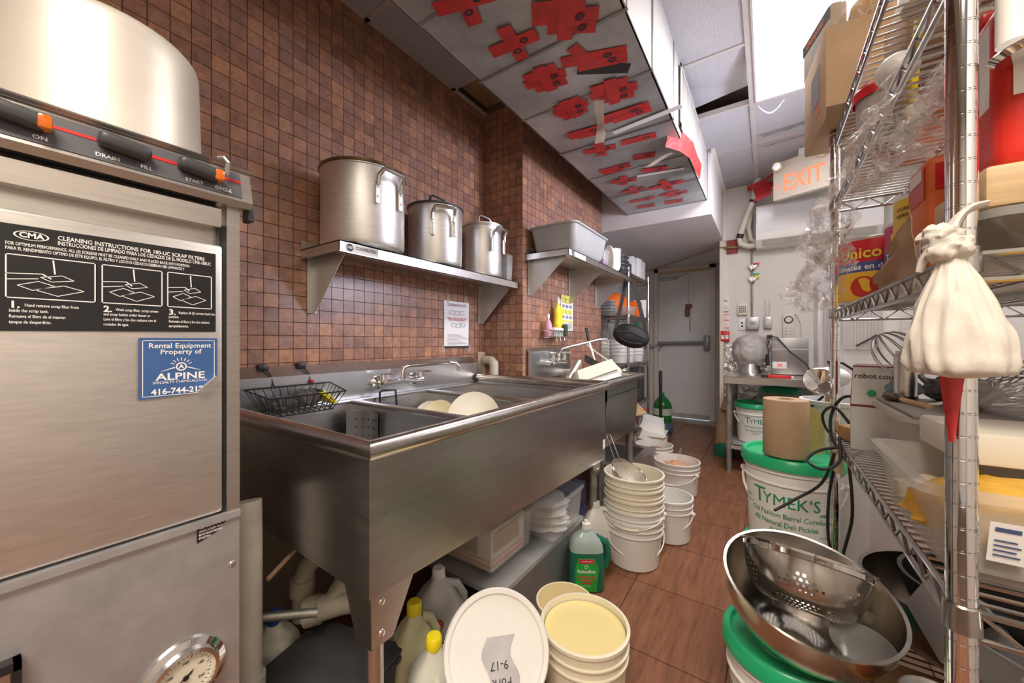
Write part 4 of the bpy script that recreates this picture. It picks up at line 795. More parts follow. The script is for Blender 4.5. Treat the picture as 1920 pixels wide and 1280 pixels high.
# ================================================================ FAR LEFT WIRE RACK
def wire_rack(name,label,x0,x1,y0,y1,h,shelves,post_r=.0125,rings=False,wm=wirechrome,pm=chrome,pitch=.027,wr=.0024):
    t=thing(name,label,'rack',((x0+x1)/2,(y0+y1)/2,0))
    for x in (x0,x1):
        for y in (y0,y1):
            p=MB().cyl((x,y,0),(x,y,h),post_r,n=16).to('post',pm,t)
            b=MB()
            for i in range(int(h/.0254)): b.lathe([(post_r+.0003,-.0012),(post_r-.0002,-.0004),(post_r-.0002,.0004),(post_r+.0003,.0012)],(x,y,.03+.0254*i),14)
            b.to('grooves',M('groove',(.25,.25,.25),.4,.9,.1),p,kind='stuff')
            MB().sphere((x,y,h),post_r*1.1,8,(1,1,.5)).to('cap',black,p)
    for z in shelves:
        s_=MB(); n=int((y1-y0)/pitch)
        for i in range(n+1):
            y=y0+.018+(y1-y0-.036)*i/n; s_.tube([(x0,y,z),(x1,y,z)],wr,5)
        sh=s_.to('shelf_wires',wm,t)
        for x in (x0,x1):
            q=MB().tube([(x,y0+.012,z-.003),(x,y1-.012,z-.003)],.0038,6).tube([(x,y0+.012,z-.032),(x,y1-.012,z-.032)],.0038,6)
            m_=int((y1-y0)/.035); q.tube([(x,y0+.014+(y1-y0-.028)*i/m_, z-.004-(.027 if i%2 else 0)) for i in range(m_+1)],.0026,5); q.to('side_truss',wm,sh)
        for y in (y0,y1):
            q=MB().tube([(x0+.012,y,z-.003),(x1-.012,y,z-.003)],.0038,6).tube([(x0+.012,y,z-.032),(x1-.012,y,z-.032)],.0038,6)
            m_=int((x1-x0)/.035); q.tube([(x0+.014+(x1-x0-.028)*i/m_, y, z-.004-(.027 if i%2 else 0)) for i in range(m_+1)],.0026,5); q.to('end_truss',wm,sh)
        for x in ((x0*2+x1)/3,(x0+2*x1)/3): MB().tube([(x,y0,z-.006),(x,y1,z-.006)],.0032,6).to('stiffener_wire',wm,sh)
        for x in (x0,x1):
            for y in (y0,y1): MB().lathe([(post_r+.0005,-.026),(post_r+.0035,-.024),(post_r+.0025,.004),(post_r+.0005,.006)],(x,y,z),14).to('collar',wm,sh)
    return t
wire_rack('wire_rack','chrome wire rack in the recess at the far end of the left wall',-1.50,-1.06,3.46,4.16,1.80,(1.745,1.35,.887,.495))
G1='goods on the far wire rack'
def box_(c,s,mat,name,label,cat,rz=0,bev=.006,**k): return MB().rbox((c[0],c[1],c[2]+s[2]/2),s,bev,rz=rz).to(name,mat,label=label,cat=cat,**k)
box_((-1.18,3.80,1.75),(.16,.13,.20),white,'takeout_box','left white box standing on top of the far wire rack','box',.1)
box_((-1.17,3.96,1.75),(.16,.14,.21),paper,'takeout_box','middle white box standing on top of the far wire rack','box',-.05)
box_((-1.16,4.10,1.75),(.15,.09,.20),trimw,'takeout_box','right cream box with a dark slot on top of the far wire rack','box')
box_((-1.20,3.62,1.75),(.20,.16,.11),dgrey,'black_tub','black plastic tub at the near end of the far rack top','tub')
MB().sphere((-1.30,3.78,1.47),1,14,(.14,.26,.13)).to('orange_bag',orange,label='bulging orange bag on the second shelf of the far rack',cat='bag')
for k in range(4): bustub((-1.33,3.56,1.353+.03*k),.22,.17,.05,M('blue_grey',(.40,.45,.52),.45) if k%2 else grey,'blue_tray','tray, '+ORD(k,4)+' of the blue-grey stack on the far wire rack','tray',bev=.02,lip=.008,group='trays on the far rack')
bustub((-1.20,3.74,1.353),.20,.24,.09,frost,'clear_box','frosted box in front of the orange bag','box',bev=.02,lip=.006)
box_((-1.14,3.95,1.353),(.10,.16,.16),orange,'orange_carton','orange carton at the right of the second shelf','carton')
box_((-1.13,4.09,1.353),(.13,.04,.19),paper,'paper_stack','white paper bundle at the right end of the second shelf','paper')
for k,(x,y,R,n) in enumerate(((-1.36,3.55,.085,5),(-1.22,3.66,.075,5),(-1.22,3.85,.10,6),(-1.16,4.06,.075,6))):
    for q in range(n):
        MB().lathe([(0,0),(R*.86,0),(R,.075),(R+.006,.075),(R+.006,.085),(R-.004,.085),(R*.86-.004,.004),(0,.004)],(x,y,.889+.036*q),24).to('white_tub','' or white,label='white tub, '+ORD(q,n)+' of the '+('nearest','second','widest','farthest')[k]+' stack on the far wire rack',cat='tub',group='white tub stack %s on the far rack'%('one','two','three','four')[k])
for k in range(2): MB().lathe([(0,0),(.034,0),(.038,.01),(.038,.09),(.034,.10),(.012,.12),(.012,.14),(0,.14)],(-1.15,4.0+.085*k,1.16),18).to('green_bottle',M('green_glass',(.03,.25,.08),.15,0,.2,alpha=.85),label=['left','right'][k]+' small green bottle above the white tubs on the far rack',cat='bottle',group='green bottles on the far rack')
MB().lathe([(0,0),(.115,0),(.12,.01),(.12,.33),(.124,.33),(.124,.335),(.116,.335),(.116,.01),(0,.01)],(-1.24,3.66,.498),36).to('tall_pot',alum,label='tall aluminium pot on the lowest shelf of the far rack',cat='pot')
box_((-1.17,3.95,.498),(.22,.12,.34),dgrey,'black_crate','black crate on the lowest shelf of the far rack','crate')
MB().tube([(-1.01,3.52,.30),(-1.04,3.30,.86)],.013,8).to('mop_pole',white,label='white pole leaning between hand sink and far rack',cat='pole')
# black shoulder bag
sb=thing('shoulder_bag','black shoulder bag hanging from the end of the far rack','bag',(-1.0,3.34,1.03),-1.28)
b=MB(1).sphere((0,0,0),1,18,(.055,.155,.105)); b.v=[(x+.012*noise.noise((y*12,z*12,1)), y*(1.0+.1*max(-1,min(1,-z*6))), z+.010*noise.noise((y*9,2,x*20))-.18*y) for x,y,z in b.v]
b.v=[(x,y+.0,z+.12) for x,y,z in b.v]; b.to('bag_body',M('black_nylon',(.012,.012,.013),.6,0,.4,20,bump=.4),sb)
MB(1).tube([(.055,-.11,.16),(.062,0,.155),(.055,.12,.10)],.003,6).tube([(.060,-.09,.10),(.066,-.02,.06),(.060,.09,.05)],.0035,6).to('zip',dgrey,sb)
MB(1).grid(lambda u,v:(.02-.02*u,-.135+.10*u+.034*(v-.5),.15+.49*u),10,2,.002).grid(lambda u,v:(.02-.02*u,.140-.125*u+.034*(v-.5),.09+.55*u),10,2,.002).to('strap',black,sb)
# ================================================================ STEEL TABLE AND THINGS AT THE BACK WALL
TZ=.805
tb=thing('steel_table','stainless work table against the back wall','table',(.08,3.98,0))
MB().rbox((.08,3.985,TZ-.002),(.76,.77,.004),.001).to('table_top',steelh,tb)
MB().box(-.30,.46,3.60,3.604,TZ-.055,TZ).box(-.30,-.296,3.60,4.37,TZ-.055,TZ).box(.456,.46,3.60,4.37,TZ-.055,TZ).to('edge',steel,tb)
for (x,y) in ((-.265,3.65),(.42,3.65),(-.265,4.32),(.42,4.32)): MB().cyl((x,y,0),(x,y,TZ-.05),.021).cyl((x,y,.20),(x,y,.26),.027).to('leg',pipezinc,tb)
MB().box(-.28,.44,3.63,4.34,.232,.238).box(-.28,.44,3.63,3.634,.20,.238).to('lower_shelf',zinc,tb)
st=thing('steel_cooker','stainless box cooker with a red display on the work table','cooker',(.16,4.18,TZ))
MB().rbox((.165,4.20,TZ+.165),(.26,.26,.32),.004).to('case',M('cooker_steel',(.40,.385,.375),.38,.9,.06,5,(1,1,8)),st); MB().box(.036,.294,4.066,4.07,TZ+.225,TZ+.229).to('lid_seam',paper,st)
k=MB().rbox((.092,4.066,TZ+.085),(.105,.008,.060),.004).to('control_plate',white,st); MB().box(.078,.108,4.060,4.0615,TZ+.075,TZ+.098).to('display',M('red_display',(.35,.01,.02),.3,0,.1,emit=.3,ecol=(1,.05,.05)),k)
b=MB(); put_text(b,'88',.020,lambda a,c:(.093+a,4.0592,TZ+.0865+c),.03); b.to('digits',M('digit_red',(1,.2,.15),.4,emit=.9,ecol=(1,.2,.15)),k,norm=False)
MB().tube([(.035,4.05,TZ+.34),(.075,4.05,TZ+.33),(.17,4.02,TZ+.20),(.27,4.0,TZ+.11),(.31,3.98,TZ+.03),(.33,3.9,TZ+.01)],.006,8).rbox((.02,4.05,TZ+.34),(.04,.03,.03),.006).to('power_cord',rubber,st)
def lump(c,s,mat,name,label,cat,amp=.12,fr=3,n=22,parent=None,seed=0,low=None):
    b=MB().sphere((0,0,0),1,n); out=[]
    for q in b.v:
        v=Vector(q); k=1+amp*noise.noise(v*fr+Vector((seed,0,0)))+amp*.5*noise.noise(v*fr*2.7+Vector((0,seed,0)))
        p=Vector((v.x*s[0]*k,v.y*s[1]*k,v.z*s[2]*k)); out.append((c[0]+p.x,c[1]+p.y,max(c[2]+p.z,low) if low is not None else c[2]+p.z))
    b.v=out; return b.to(name,mat,parent,label=label,cat=cat,sharp=.9)
t=thing('covered_mixer','countertop mixer covered by a grey plastic bag','mixer',(-.13,4.15,TZ))
lump((-.135,4.17,TZ+.215),(.155,.13,.155),bagg,'plastic_cover',None,None,.16,1.6,30,t,3,TZ+.03)
MB().tube([(-.02,4.13,TZ+.30),(.0,4.10,TZ+.32),(.03,4.08,TZ+.33)],[.05,.03,.012],10).to('bag_twist',bagg,t)
MB().cyl((-.13,4.17,TZ+.001),(-.13,4.17,TZ+.09),.09,.07).to('mixer_base',steel,t)
MB().tube([(.0,4.05,TZ+.18),(.005,4.05,TZ+.08)],[.010,.018],8).to('mixer_cable',black,t)
MB().tube([(-.22,4.24,TZ+.012),(-.12,4.19,TZ+.012),(-.04,4.18,TZ+.010)],[.013,.013,.004],8).to('sharpening_knife',black,label='black-handled knife lying at the left of the work table',cat='knife')
t=thing('box_cutter','red box cutter lying at the front edge of the work table','cutter',(.06,3.70,TZ)); MB().rbox((.06,3.70,TZ+.013),(.20,.03,.024),.006,rz=-.04).to('handle',red,t); MB().rbox((-.015,3.70,TZ+.014),(.05,.031,.020),.003,rz=-.04).to('slider',black,t); MB().rbox((.165,3.697,TZ+.011),(.02,.02,.015),.003).to('tip',white,t)
MB().rbox((.30,3.30,.66),(.062,.03,1.32),.004).to('wood_plank',brown,label='tall brown board standing against the side of the fridge',cat='board')
# brown sack
b=MB()
def sack(u,v):
    a=2*PI*u; z=.60*v; w_=.115*(math.sin(PI*min(1,v*1.25+.12))**.55 if v<.75 else 1.0-.25*(v-.75)*4*.5); dd=.085*(1-v**3*.85)
    k=1+.06*noise.noise((math.cos(a)*2,math.sin(a)*2,v*6))
    return (-.345+dd*math.cos(a)*k+.035*v, 4.13+w_*math.sin(a)*k*1.1, z)
t=thing('paper_sack','brown paper potato sack with a green base leaning by the steel table','sack',(-.345,4.13,0))
MB().grid(sack,36,30).to('sack_body',kraft,t,sharp=.9)
MB().grid(lambda u,v:(lambda p:(p[0]+(p[0]+.345-.035*v*.22)*.03,p[1]+(p[1]-4.13)*.03,p[2]))(sack(u,v*(.12+.13*abs(math.sin(a_*1.0)) if (a_:=2*PI*u)+1 else 0))),36,6).to('green_base',M('sack_green',(.02,.22,.13),.6),t)
MB().tube([(-.31,4.02,.600),(-.31,4.13,.612),(-.31,4.24,.600)],.006,6).to('sewn_edge',paper,t)
# ================================================================ PAILS
def pail_parts(t,R,h,mat,Rb=None,bands=(.035,.075),lid=None,lidr=0,inner=True,n=48):
    Rb=Rb or R*.88; rr=lambda z: Rb+(R-Rb)*z/h
    pr=[(0,0),(Rb-.008,0),(Rb,.006)]
    for bz in sorted(h-q for q in bands): pr+=[(rr(bz-.012),bz-.012),(rr(bz)+.006,bz-.010),(rr(bz)+.006,bz-.006),(rr(bz)+.001,bz-.004)]
    pr+=[(R+.001,h-.012),(R+.006,h-.010),(R+.006,h-.001),(R+.003,h),(R-.003,h),(R-.004,h-.01),(Rb-.003,.006),(0,.005)]
    MB(1).lathe(pr,n=n).to('pail_body',mat,t,sharp=.8)
    if lid: 
        MB(1).lathe([(R+.010,h-.030),(R+.012,h-.028),(R+.010,h+.004),(R+.004,h+.010),(R-.006,h+.008),(R-.012,h-.002),(R*.62,h-.002),(R*.60,h+.002),(R*.30,h+.002),(R*.28,h-.001),(0,h-.001)],n=n).to('lid',lid,t,sharp=.8)
    return rr
def bail(t,R,z,ang,droop,mat,grip=True,r=.0032):
    c,s_=math.cos(ang),math.sin(ang); ex=Vector((c,s_,0)); ey=Vector((-s_,c,0)); pts=[]
    for i in range(17):
        a=PI*i/16; q=ex*(R+.008)*math.cos(a)+ey*(R+.012)*math.sin(a)*math.cos(droop); q.z=z-(R+.012)*math.sin(a)*math.sin(droop); pts.append(q)
    k=MB(1).tube(pts,r,6).to('handle',mat,t)
    if grip: MB(1).tube(pts[6:11],.0085,8).to('handle_grip',mat,k)
    MB(1).sphere(pts[0],.011,8).to('handle_ear',mat,k); MB(1).sphere(pts[-1],.011,8).to('handle_ear',mat,k)
def cyl_text(b,st,size,rfun,th0,z0,bold=.0,off=.0012,sx=1.0,align='CENTER',slope=0):
    def fn(a,c):
        z=z0+c+slope*a; R=rfun(z)+off; th=th0+a/R; return (R*math.cos(th),R*math.sin(th),z)
    put_text(b,st,size,fn,bold,align,sx)
def tymek(x,y,z,R,h,face,label,hb=None,droop=.8,tilt_=0):
    t=thing('pickle_pail',label,'pail',(x,y,z),0,'white pickle pails with green lids')
    rr=pail_parts(t,R,h,white,lid=green)
    b=MB(1); zt=h*.60; th=face
    cyl_text(b,'T',.078*h/.33,rr,th-.080/R*h/.33,zt-.002,0.0); cyl_text(b,'YMEK\u2019S',.056*h/.33,rr,th+.022/R,zt-.006,0.0,sx=.95)
    cyl_text(b,'Old Fashion Barrel Cured',.0245*h/.33,rr,th,zt-.055*h/.33,.006,sx=.85,slope=0); cyl_text(b,'All Natural Deli Pickles',.0245*h/.33,rr,th,zt-.085*h/.33,.006,sx=.85); cyl_text(b,'10 LITRES',.012,rr,th-.02/R,zt-.108*h/.33,.02)
    cyl_text(b,'KEEP REFRIGERATED',.0135,rr,th+.165/R,zt-.035,.02,sx=.85); cyl_text(b,'DO NOT FREEZE',.0135,rr,th+.165/R,zt-.062,.02,sx=.85); cyl_text(b,'A product of Canada',.008,rr,th+.15/R,zt-.11,.01)
    cyl_text(b,'INGREDIENTS:',.010,rr,th-.155/R,zt-.02,.02); cyl_text(b,'CUCUMBERS, WATER',.008,rr,th-.155/R,zt-.04,.01)
    b.to('pail_print',greenp,t,norm=False)
    bail(t,R,h-.085,hb if hb is not None else face-PI/2,droop,white,False,.005)
    return t
fc=lambda x,y:math.atan2(-y,-x)
tymek(.075,1.735,0,.148,.335,fc(.075,1.735)+.2,'pickle pail at the bottom of the stack by the rack post')
tymek(.075,1.735,.347,.148,.335,fc(.075,1.735)-.16,'pickle pail with a green lid carrying the brown paper roll',None,.95)
tymek(.042,1.155,0,.130,.355,fc(.065,1.15)-.95,'front pickle pail with a green lid under the steel bowl',fc(.065,1.15)-2.3,1.1)
tymek(-.075,3.86,.240,.155,.325,fc(-.075,3.86)+.08,'pickle pail with a green lid under the steel table')
t=thing('pickle_pail','dim pail with a dark green lid at the back under the steel table','pail',(.10,4.16,.240),0,'white pickle pails with green lids'); pail_parts(t,.14,.43,frost,lid=green)
lump((.06,4.02,.56),(.14,.06,.05),wrap,'plastic_bag','crumpled clear plastic bag behind the pail under the steel table','bag',.3,3,16,None,5)
bustub((.25,3.93,.24),.22,.20,.12,dgrey,'black_tub','black tub under the steel table','tub',bev=.03)
# paper towel roll and bin on the stack
PRZ=.347+.335+.011
t=thing('paper_roll','brown paper towel roll standing on the green pail lid','paper roll',(.055,1.665,PRZ))
MB(1).lathe([(.022,.0),(.066,0),(.068,.003),(.068,.197),(.066,.20),(.026,.20),(.023,.196),(.022,0)],n=48).to('roll',kraft,t); MB(1).lathe([(.0225,.19),(.0195,.202),(.0175,.202),(.0175,.10)],n=24).to('core',card,t)
MB(1).grid(lambda u,v:(.066+.055*u+.01*math.sin(4*u), .015+.035*u*u, .012+.17*v*(1-.35*u)),10,6,.0008).to('loose_end',M('kraft_green',(.40,.36,.12),.8),t)
ub=thing('utensil_bin','tall white utensil bin with ladle and wooden spoons behind the rack post','bin',(.235,2.02,0))
MB().lathe([(0,0),(.09,0),(.092,.005),(.112,.84),(.122,.845),(.122,.86),(.110,.862),(.106,.84),(.088,.01),(0,.01)],(.235,2.02,0),36).to('bin_body',M('white_bin',(.80,.82,.81),.35,0,.05,4),ub)
t=thing('soup_ladle','steel ladle bowl sticking out of the utensil bin','ladle',(.17,1.93,.80)); MB().lathe([(0,0)]+[(.052*math.sin(PI/2*i/8),.045*(1-math.cos(PI/2*i/8))) for i in range(1,9)]+[(.050,.046),(.002,.004)],(.165,1.86,.93),32,m=tilt(.9,-.6,.4)).to('cup',chrome,t); MB().tube([(.19,1.90,.92),(.22,1.96,.85),(.25,2.03,.45)],.004,6).to('handle',steel,t)
MB().sphere((.215,1.98,.955),1,14,(.062,.05,.042)).to('white_cover',whiteb,label='white round appliance cover behind the ladle',cat='cover')
t=thing('wooden_spoon','dark wooden spoon leaning in the utensil bin','spoon',(.30,2.0,.7)); MB().tube([(.285,2.0,.70),(.29,1.985,.86),(.315,1.95,.97)],[.010,.018,.012],8,flat=.5).to('spoon',brown,t)
MB().tube([(.20,2.0,.70),(.205,1.96,.875),(.21,1.94,.90)],[.012,.022,.02],8,flat=.5).to('wooden_paddle',woodl,label='pale wooden paddle in the utensil bin',cat='paddle')
MB().tube([(.215,1.98,.995),(.20,1.93,1.02),(.245,1.93,1.015),(.30,1.94,.97),(.31,1.95,.90)],.005,6).to('black_cable',rubber,label='black cable looping over the utensil bin',cat='cable')
MB().tube([(.02,1.82,.72),(.11,1.90,.80),(.19,1.98,.875)],.005,6).to('thin_cable',rubber,label='thin black cable between bin and paper roll',cat='cable')
# bowl and colander on the front pickle pail
BM=tilt(0,.20,-.25)@Matrix.Rotation(-.12,4,'X')
bw=bowl((.060,1.150,.397),.168,.135,M('bowl_steel',(.60,.56,.50),.24,1,.12,5,rvar=.06),'steel_bowl','wide shallow steel bowl on the front pickle pail','bowl',m=tilt(.25,.13,0),rim=.004,base=.48)
def colander(c,R,h,m):
    t=thing('colander','perforated steel colander tilted inside the wide steel bowl','colander',c); nu,nv=126,30; vs=[]; fs=[]
    pr=lambda k: (R*(.50+.50*math.sin(PI/2*min(1,k*1.02))), h*(1-math.cos(PI/2*k)))
    for j in range(nv+1):
        r,z=pr(j/nv)
        for i in range(nu): a=2*PI*i/nu; vs.append(tuple(m@Vector((r*math.cos(a),r*math.sin(a),z))))
    for j in range(nv):
        for i in range(nu):
            ii=i%21; hole=False
            if j in range(4,12) and (i+ (j//2)%2)%2==0 and j%2==0 and ii<18: hole=True
            if 13<=j<=23 and j%2==0 and i%2==(j//2)%2 and abs(ii-10)/8+abs(j-18)/6<1: hole=True
            if not hole: fs.append((j*nu+i,j*nu+(i+1)%nu,(j+1)*nu+(i+1)%nu,(j+1)*nu+i))
    b=MB(1); b.add(vs,fs); b.to('perforated_bowl',M('colander_steel',(.55,.52,.48),.20,1,.08,6),t,norm=False)
    b=MB(1); b.m=m; b.lathe([(R*1.0,h-.012),(R+.004,h-.010),(R+.004,h),(R+.012,h+.002),(R+.013,h+.005),(R-.002,h+.004)],n=64).to('rim',chrome,t)
    b=MB(1); b.m=m; b.lathe([(0,.0005),(R*.50,.0005)],n=48).to('base',MT['colander_steel'],t)
    b=MB(1); b.m=m; b.lathe([(R*.42,-.012),(R*.45,-.012),(R*.46,.004),(R*.43,.004)],n=40).to('foot_ring',steel,t)
colander((.065,1.100,.474),.122,.112,tilt(-.5,.03,-.10))
MB().lathe([(0,0),(.06,0),(.085,.028),(.087,.028),(.062,-.002),(0,-.002)],(.165,1.06,.452),32,m=tilt(.2,.0)@Matrix.Scale(.62,4)).to('glass_lid',clear,label='small clear glass dish at the right inside the steel bowl',cat='dish')
# ================================================================ FLOOR PAILS ALONG THE SINKS
def wpail(x,y,z,R,h,mat,label,bands=(.03,.06),ang=None,droop=.8,grip=True,group='white pails on the floor',Rb=None,handle=True,n=48):
    t=thing('white_pail',label,'pail',(x,y,z),0,group); pail_parts(t,R,h,mat,Rb,bands,n=n)
    if handle: bail(t,R,h-.075,ang if ang is not None else fc(x,y)-PI/2,droop,mat,grip)
    return t
for k in range(5):
    wpail(-.556,1.905,.052*k,.140,.235,cream if k>1 else white,['cream pail at the bottom of the stack of five pails','second pail from the bottom of the stack of five pails','middle pail of the stack of five pails','second pail from the top of the stack of five pails','top cream pail of the stack with the sieve in it'][k],ang=fc(-.556,1.905)-PI/2+(.35 if k==0 else -.25),droop=.75 if k==0 else .35,handle=k in (0,2),group='stacked cream pails',Rb=.118)
t=thing('wire_sieve','round steel sieve with a wire handle in the top cream pail','sieve',(-.556,1.905,.42))
sm=tilt(.25,.55,.3)
MB().lathe([(.098,0),(.102,.004),(.098,.008)],(-.575,1.895,.43),40,m=sm).to('hoop',chrome,t); MB().lathe([(0,-.06),(.05,-.05),(.08,-.03),(.098,.004)],(-.575,1.895,.43),36,m=sm).to('mesh',M('sieve_mesh',(.50,.44,.36),.6,.6,.3,150,alpha=.8),t)
MB().tube([(-.64,1.87,.49),(-.705,1.93,.585),(-.71,1.945,.60),(-.695,1.955,.60),(-.63,1.92,.48)],.0028,6).to('wire_handle',chrome,t)
wpail(-.455,2.245,0,.118,.235,white,'single empty white pail behind the stack of pails',ang=fc(-.45,2.24)-PI/2-.3,droop=.9)
meat=M('shrimp_meat',(.80,.45,.28),.5,0,.35,40,bump=1,bscale=70)
t=wpail(-.545,2.945,0,.15,.235,white,'white pail of pink minced food with a clear scoop',ang=fc(-.545,2.945)-PI/2-.6,droop=.5)
lump((-.545,2.945,.155),(.115,.115,.06),meat,'minced_food','pink minced food heaped in the nearer white pail','food',.2,5,20)
t=thing('clear_scoop','clear plastic scoop standing in the pail of minced food','scoop',(-.53,2.98,.2)); MB().tube([(-.55,2.98,.17),(-.535,2.99,.27),(-.525,2.99,.31)],[.012,.028,.012],10,flat=.4).to('blade',clear,t)
t=wpail(-.79,3.29,0,.145,.235,white,'farther white pail with dark pink food beside the basin',handle=False)
lump((-.77,3.28,.165),(.10,.10,.045),M('dark_meat',(.50,.24,.18),.5,0,.5,40,bump=1,bscale=70),'minced_food','dark pink food in the farther white pail','food',.2,5,16)
# low mop basin
mb_=thing('mop_basin','low steel floor basin under the hand sink','basin',(-.99,2.80,0))
bz=.25
MB().box(-1.25,-.735,2.49,2.494,0,bz-.01).box(-.739,-.735,2.49,3.12,0,bz-.01).box(-1.25,-.735,3.116,3.12,0,bz-.01).box(-1.25,-1.246,2.49,3.12,0,bz-.01).to('outer_wall',steelh,mb_)
MB().box(-1.25,-1.18,2.49,3.12,bz-.012,bz).box(-.805,-.735,2.49,3.12,bz-.012,bz).box(-1.18,-.805,2.49,2.56,bz-.012,bz).box(-1.18,-.805,3.05,3.12,bz-.012,bz).to('rim',sinksteel,mb_)
MB().add([(-1.18,2.56,bz),(-.805,2.56,bz),(-.805,3.05,bz),(-1.18,3.05,bz),(-1.16,2.58,.04),(-.825,2.58,.04),(-.825,3.03,.04),(-1.16,3.03,.04)],[(0,1,5,4),(1,2,6,5),(2,3,7,6),(3,0,4,7),(4,5,6,7)]).to('bowl',sinksteel,mb_,norm=False)
# clutter in front of the far rack
tray((-.875,3.60,.30),.24,.32,.075,tilt(-.12,PI+.22,.35),white,'white_tray','lower white plastic tray upside down in front of the far rack','tray',group='white trays by the far rack')
tray((-.885,3.66,.365),.22,.28,.06,tilt(-.12,PI+.22,.25),white,'white_tray','upper white plastic tray upside down in front of the far rack','tray',group='white trays by the far rack')
tray((-.89,3.62,.0),.26,.34,.25,Matrix.Rotation(.1,4,'Z'),cream,'storage_tub','cream tub under the white trays by the far rack','tub')
MB().rbox((-1.02,3.42,.47),(.20,.30,.014),.003,m=tilt(.12,-.25,.5)).to('cutting_board',woodl,label='small wooden cutting board leaning over the white trays',cat='cutting board')
b=MB().rbox((-.97,3.49,.455),(.07,.16,.02),.006,m=tilt(.1,-.2,.5)); b.rbox((-.955,3.57,.462),(.06,.03,.03),.006); b.to('red_clip',red,label='red plastic clip on the white trays',cat='clip')
t=thing('broom_stick','black ribbed stick standing in front of the green jug','stick',(-.86,3.95,0)); MB().cyl((-.90,4.02,0),(-.905,4.04,.80),.016).to('stick',black,t)
b=MB()
for i in range(6): b.lathe([(.016,-.008),(.020,0),(.016,.008)],(-.905,4.038,.66+.024*i),12)
b.to('ribbed_grip',black,t)
gg_=M('green_pet',(.03,.24,.05),.15,0,.2,4,alpha=.88)
t=thing('green_jug','big green plastic water jug with a white label by the exit door','jug',(-1.13,5.15,0))
MB(1).lathe([(0,0),(.105,0),(.115,.01),(.115,.05),(.110,.06),(.115,.07),(.115,.12),(.110,.13),(.115,.14),(.115,.25),(.105,.30),(.06,.36),(.025,.39),(.022,.42),(0,.42)],n=36).to('body',gg_,t); MB(1).lathe([(.1158,.15),(.1158,.235)],n=36).to('label',M('jug_label',(.72,.82,.68),.5,0,.2,30),t); MB(1).lathe([(.024,.415),(.024,.435),(0,.436)],n=16).to('cap',green,t)
lump((-1.02,4.55,.09),(.13,.10,.09),M('blue_cloth',(.08,.11,.20),.8,0,.3),'blue_rag','dark blue rag on the floor by the far rack','cloth',.25,3,16,None,2,.0)
# ================================================================ UNDER THE LONG SINK
ls=thing('low_stand','low sheet-metal stand under the long sink','stand',(-1.0,1.33,0))
MB().box(-1.25,-.748,1.02,1.72,.222,.240).to('stand_top',zinc,ls); MB().box(-.756,-.750,1.02,1.70,.0,.222).box(-1.25,-.75,1.694,1.70,0,.222).to('stand_front',M('stand_metal',(.30,.31,.31),.45,.7,.2,6),ls)
def clearbox(c,s,label,name='storage_box'):
    t=thing(name,label,'box',c); x,y,z=c
    bustub(c,s[0],s[1],s[2],clear,'box_shell',None,None,bev=.015,lip=.008,th=.003,q=.93,parent=t)
    return t
t=clearbox((-.985,1.200,.242),(.36,.285,.175),'left clear storage box with a cardboard carton under the sink')
box_((-.985,1.20,.250),(.30,.225,.15),M('cream_carton',(.80,.72,.60),.7,0,.1),'carton','cream carton with orange stripes inside the left clear box','carton')
MB().box(-.8345,-.8335,1.09,1.31,.262,.276).box(-.8345,-.8335,1.09,1.31,.286,.292).box(-1.13,-.84,1.0855,1.0865,.262,.276).box(-1.13,-.84,1.0855,1.0865,.286,.292).to('stripe_band',M('salmon_stripe',(.80,.28,.16),.6),[o for o in bpy.data.objects if o.name.startswith('carton')][0])
MB().box(-.8345,-.8335,1.10,1.27,.315,.39).box(-1.10,-.90,1.0855,1.0865,.30,.37).to('brown_panel',kraft,[o for o in bpy.data.objects if o.name.startswith('carton')][0])
t=clearbox((-.905,1.515,.242),(.37,.275,.18),'right clear storage box full of white bags under the sink')
for k in range(4): lump((-.90,1.515,.268+.035*k),(.155,.112,.022),white,'folded_bag',['lowest','second','third','topmost'][k]+' folded white bag in the right clear storage box','bag',.2,2.5,14,None,k*3.1)
# dish-soap jug (green) 
t=thing('dish_soap_jug','large dish soap jug half full of green soap on the floor','jug',(-.672,1.575,0),-1.0)
def jugsurf(w,d,prof,n=36):
    """superellipse cross-section jug; prof: (z, scale)"""
    b=MB(1); vs=[]; fs=[]
    for (z,s_) in prof:
        for i in range(n):
            a=2*PI*i/n; c,s2=math.cos(a),math.sin(a); vs.append((d*s_*math.copysign(abs(c)**.55,c), w*s_*math.copysign(abs(s2)**.55,s2), z))
    for j in range(len(prof)-1):
        for i in range(n): fs.append((j*n+i,j*n+(i+1)%n,(j+1)*n+(i+1)%n,(j+1)*n+i))
    fs.append(tuple(range(n))[::-1]); fs.append(tuple(range((len(prof)-1)*n,len(prof)*n))); b.add(vs,fs); return b
jugsurf(.078,.050,[(0,.90),(.008,1),(.10,1),(.15,.98),(.172,.94)]).to('soap_fill',M('green_soap',(.015,.16,.10),.12,0,.1),t)
jugsurf(.079,.051,[(.171,.95),(.20,.88),(.225,.70),(.245,.42),(.255,.30),(.262,.28)]).to('jug_shoulder',M('soap_clear',(.50,.62,.58),.12,0,.05,alpha=.72),t)
MB(1).lathe([(.019,.260),(.019,.285),(.010,.288),(.008,.298),(0,.299)],n=16).to('cap',white,t)
MB(1).tube([(0,.045,.225),(0,.088,.20),(0,.098,.15),(0,.086,.095),(0,.07,.075)],[.014,.017,.017,.016,.012],10).to('grip_handle',MT['green_soap'],t)
lf=lambda a,c,o=.0025:(.0505+o,-.008+a,.085+c)
k=MB(1).add([lf(-.045,-.075),lf(.045,-.075),lf(.055,.03),lf(.035,.07),lf(-.035,.07),lf(-.05,.02)],[(0,1,2,3,4,5)]).to('label',M('soap_label_green',(.02,.42,.06),.35,0,.35,9),t)
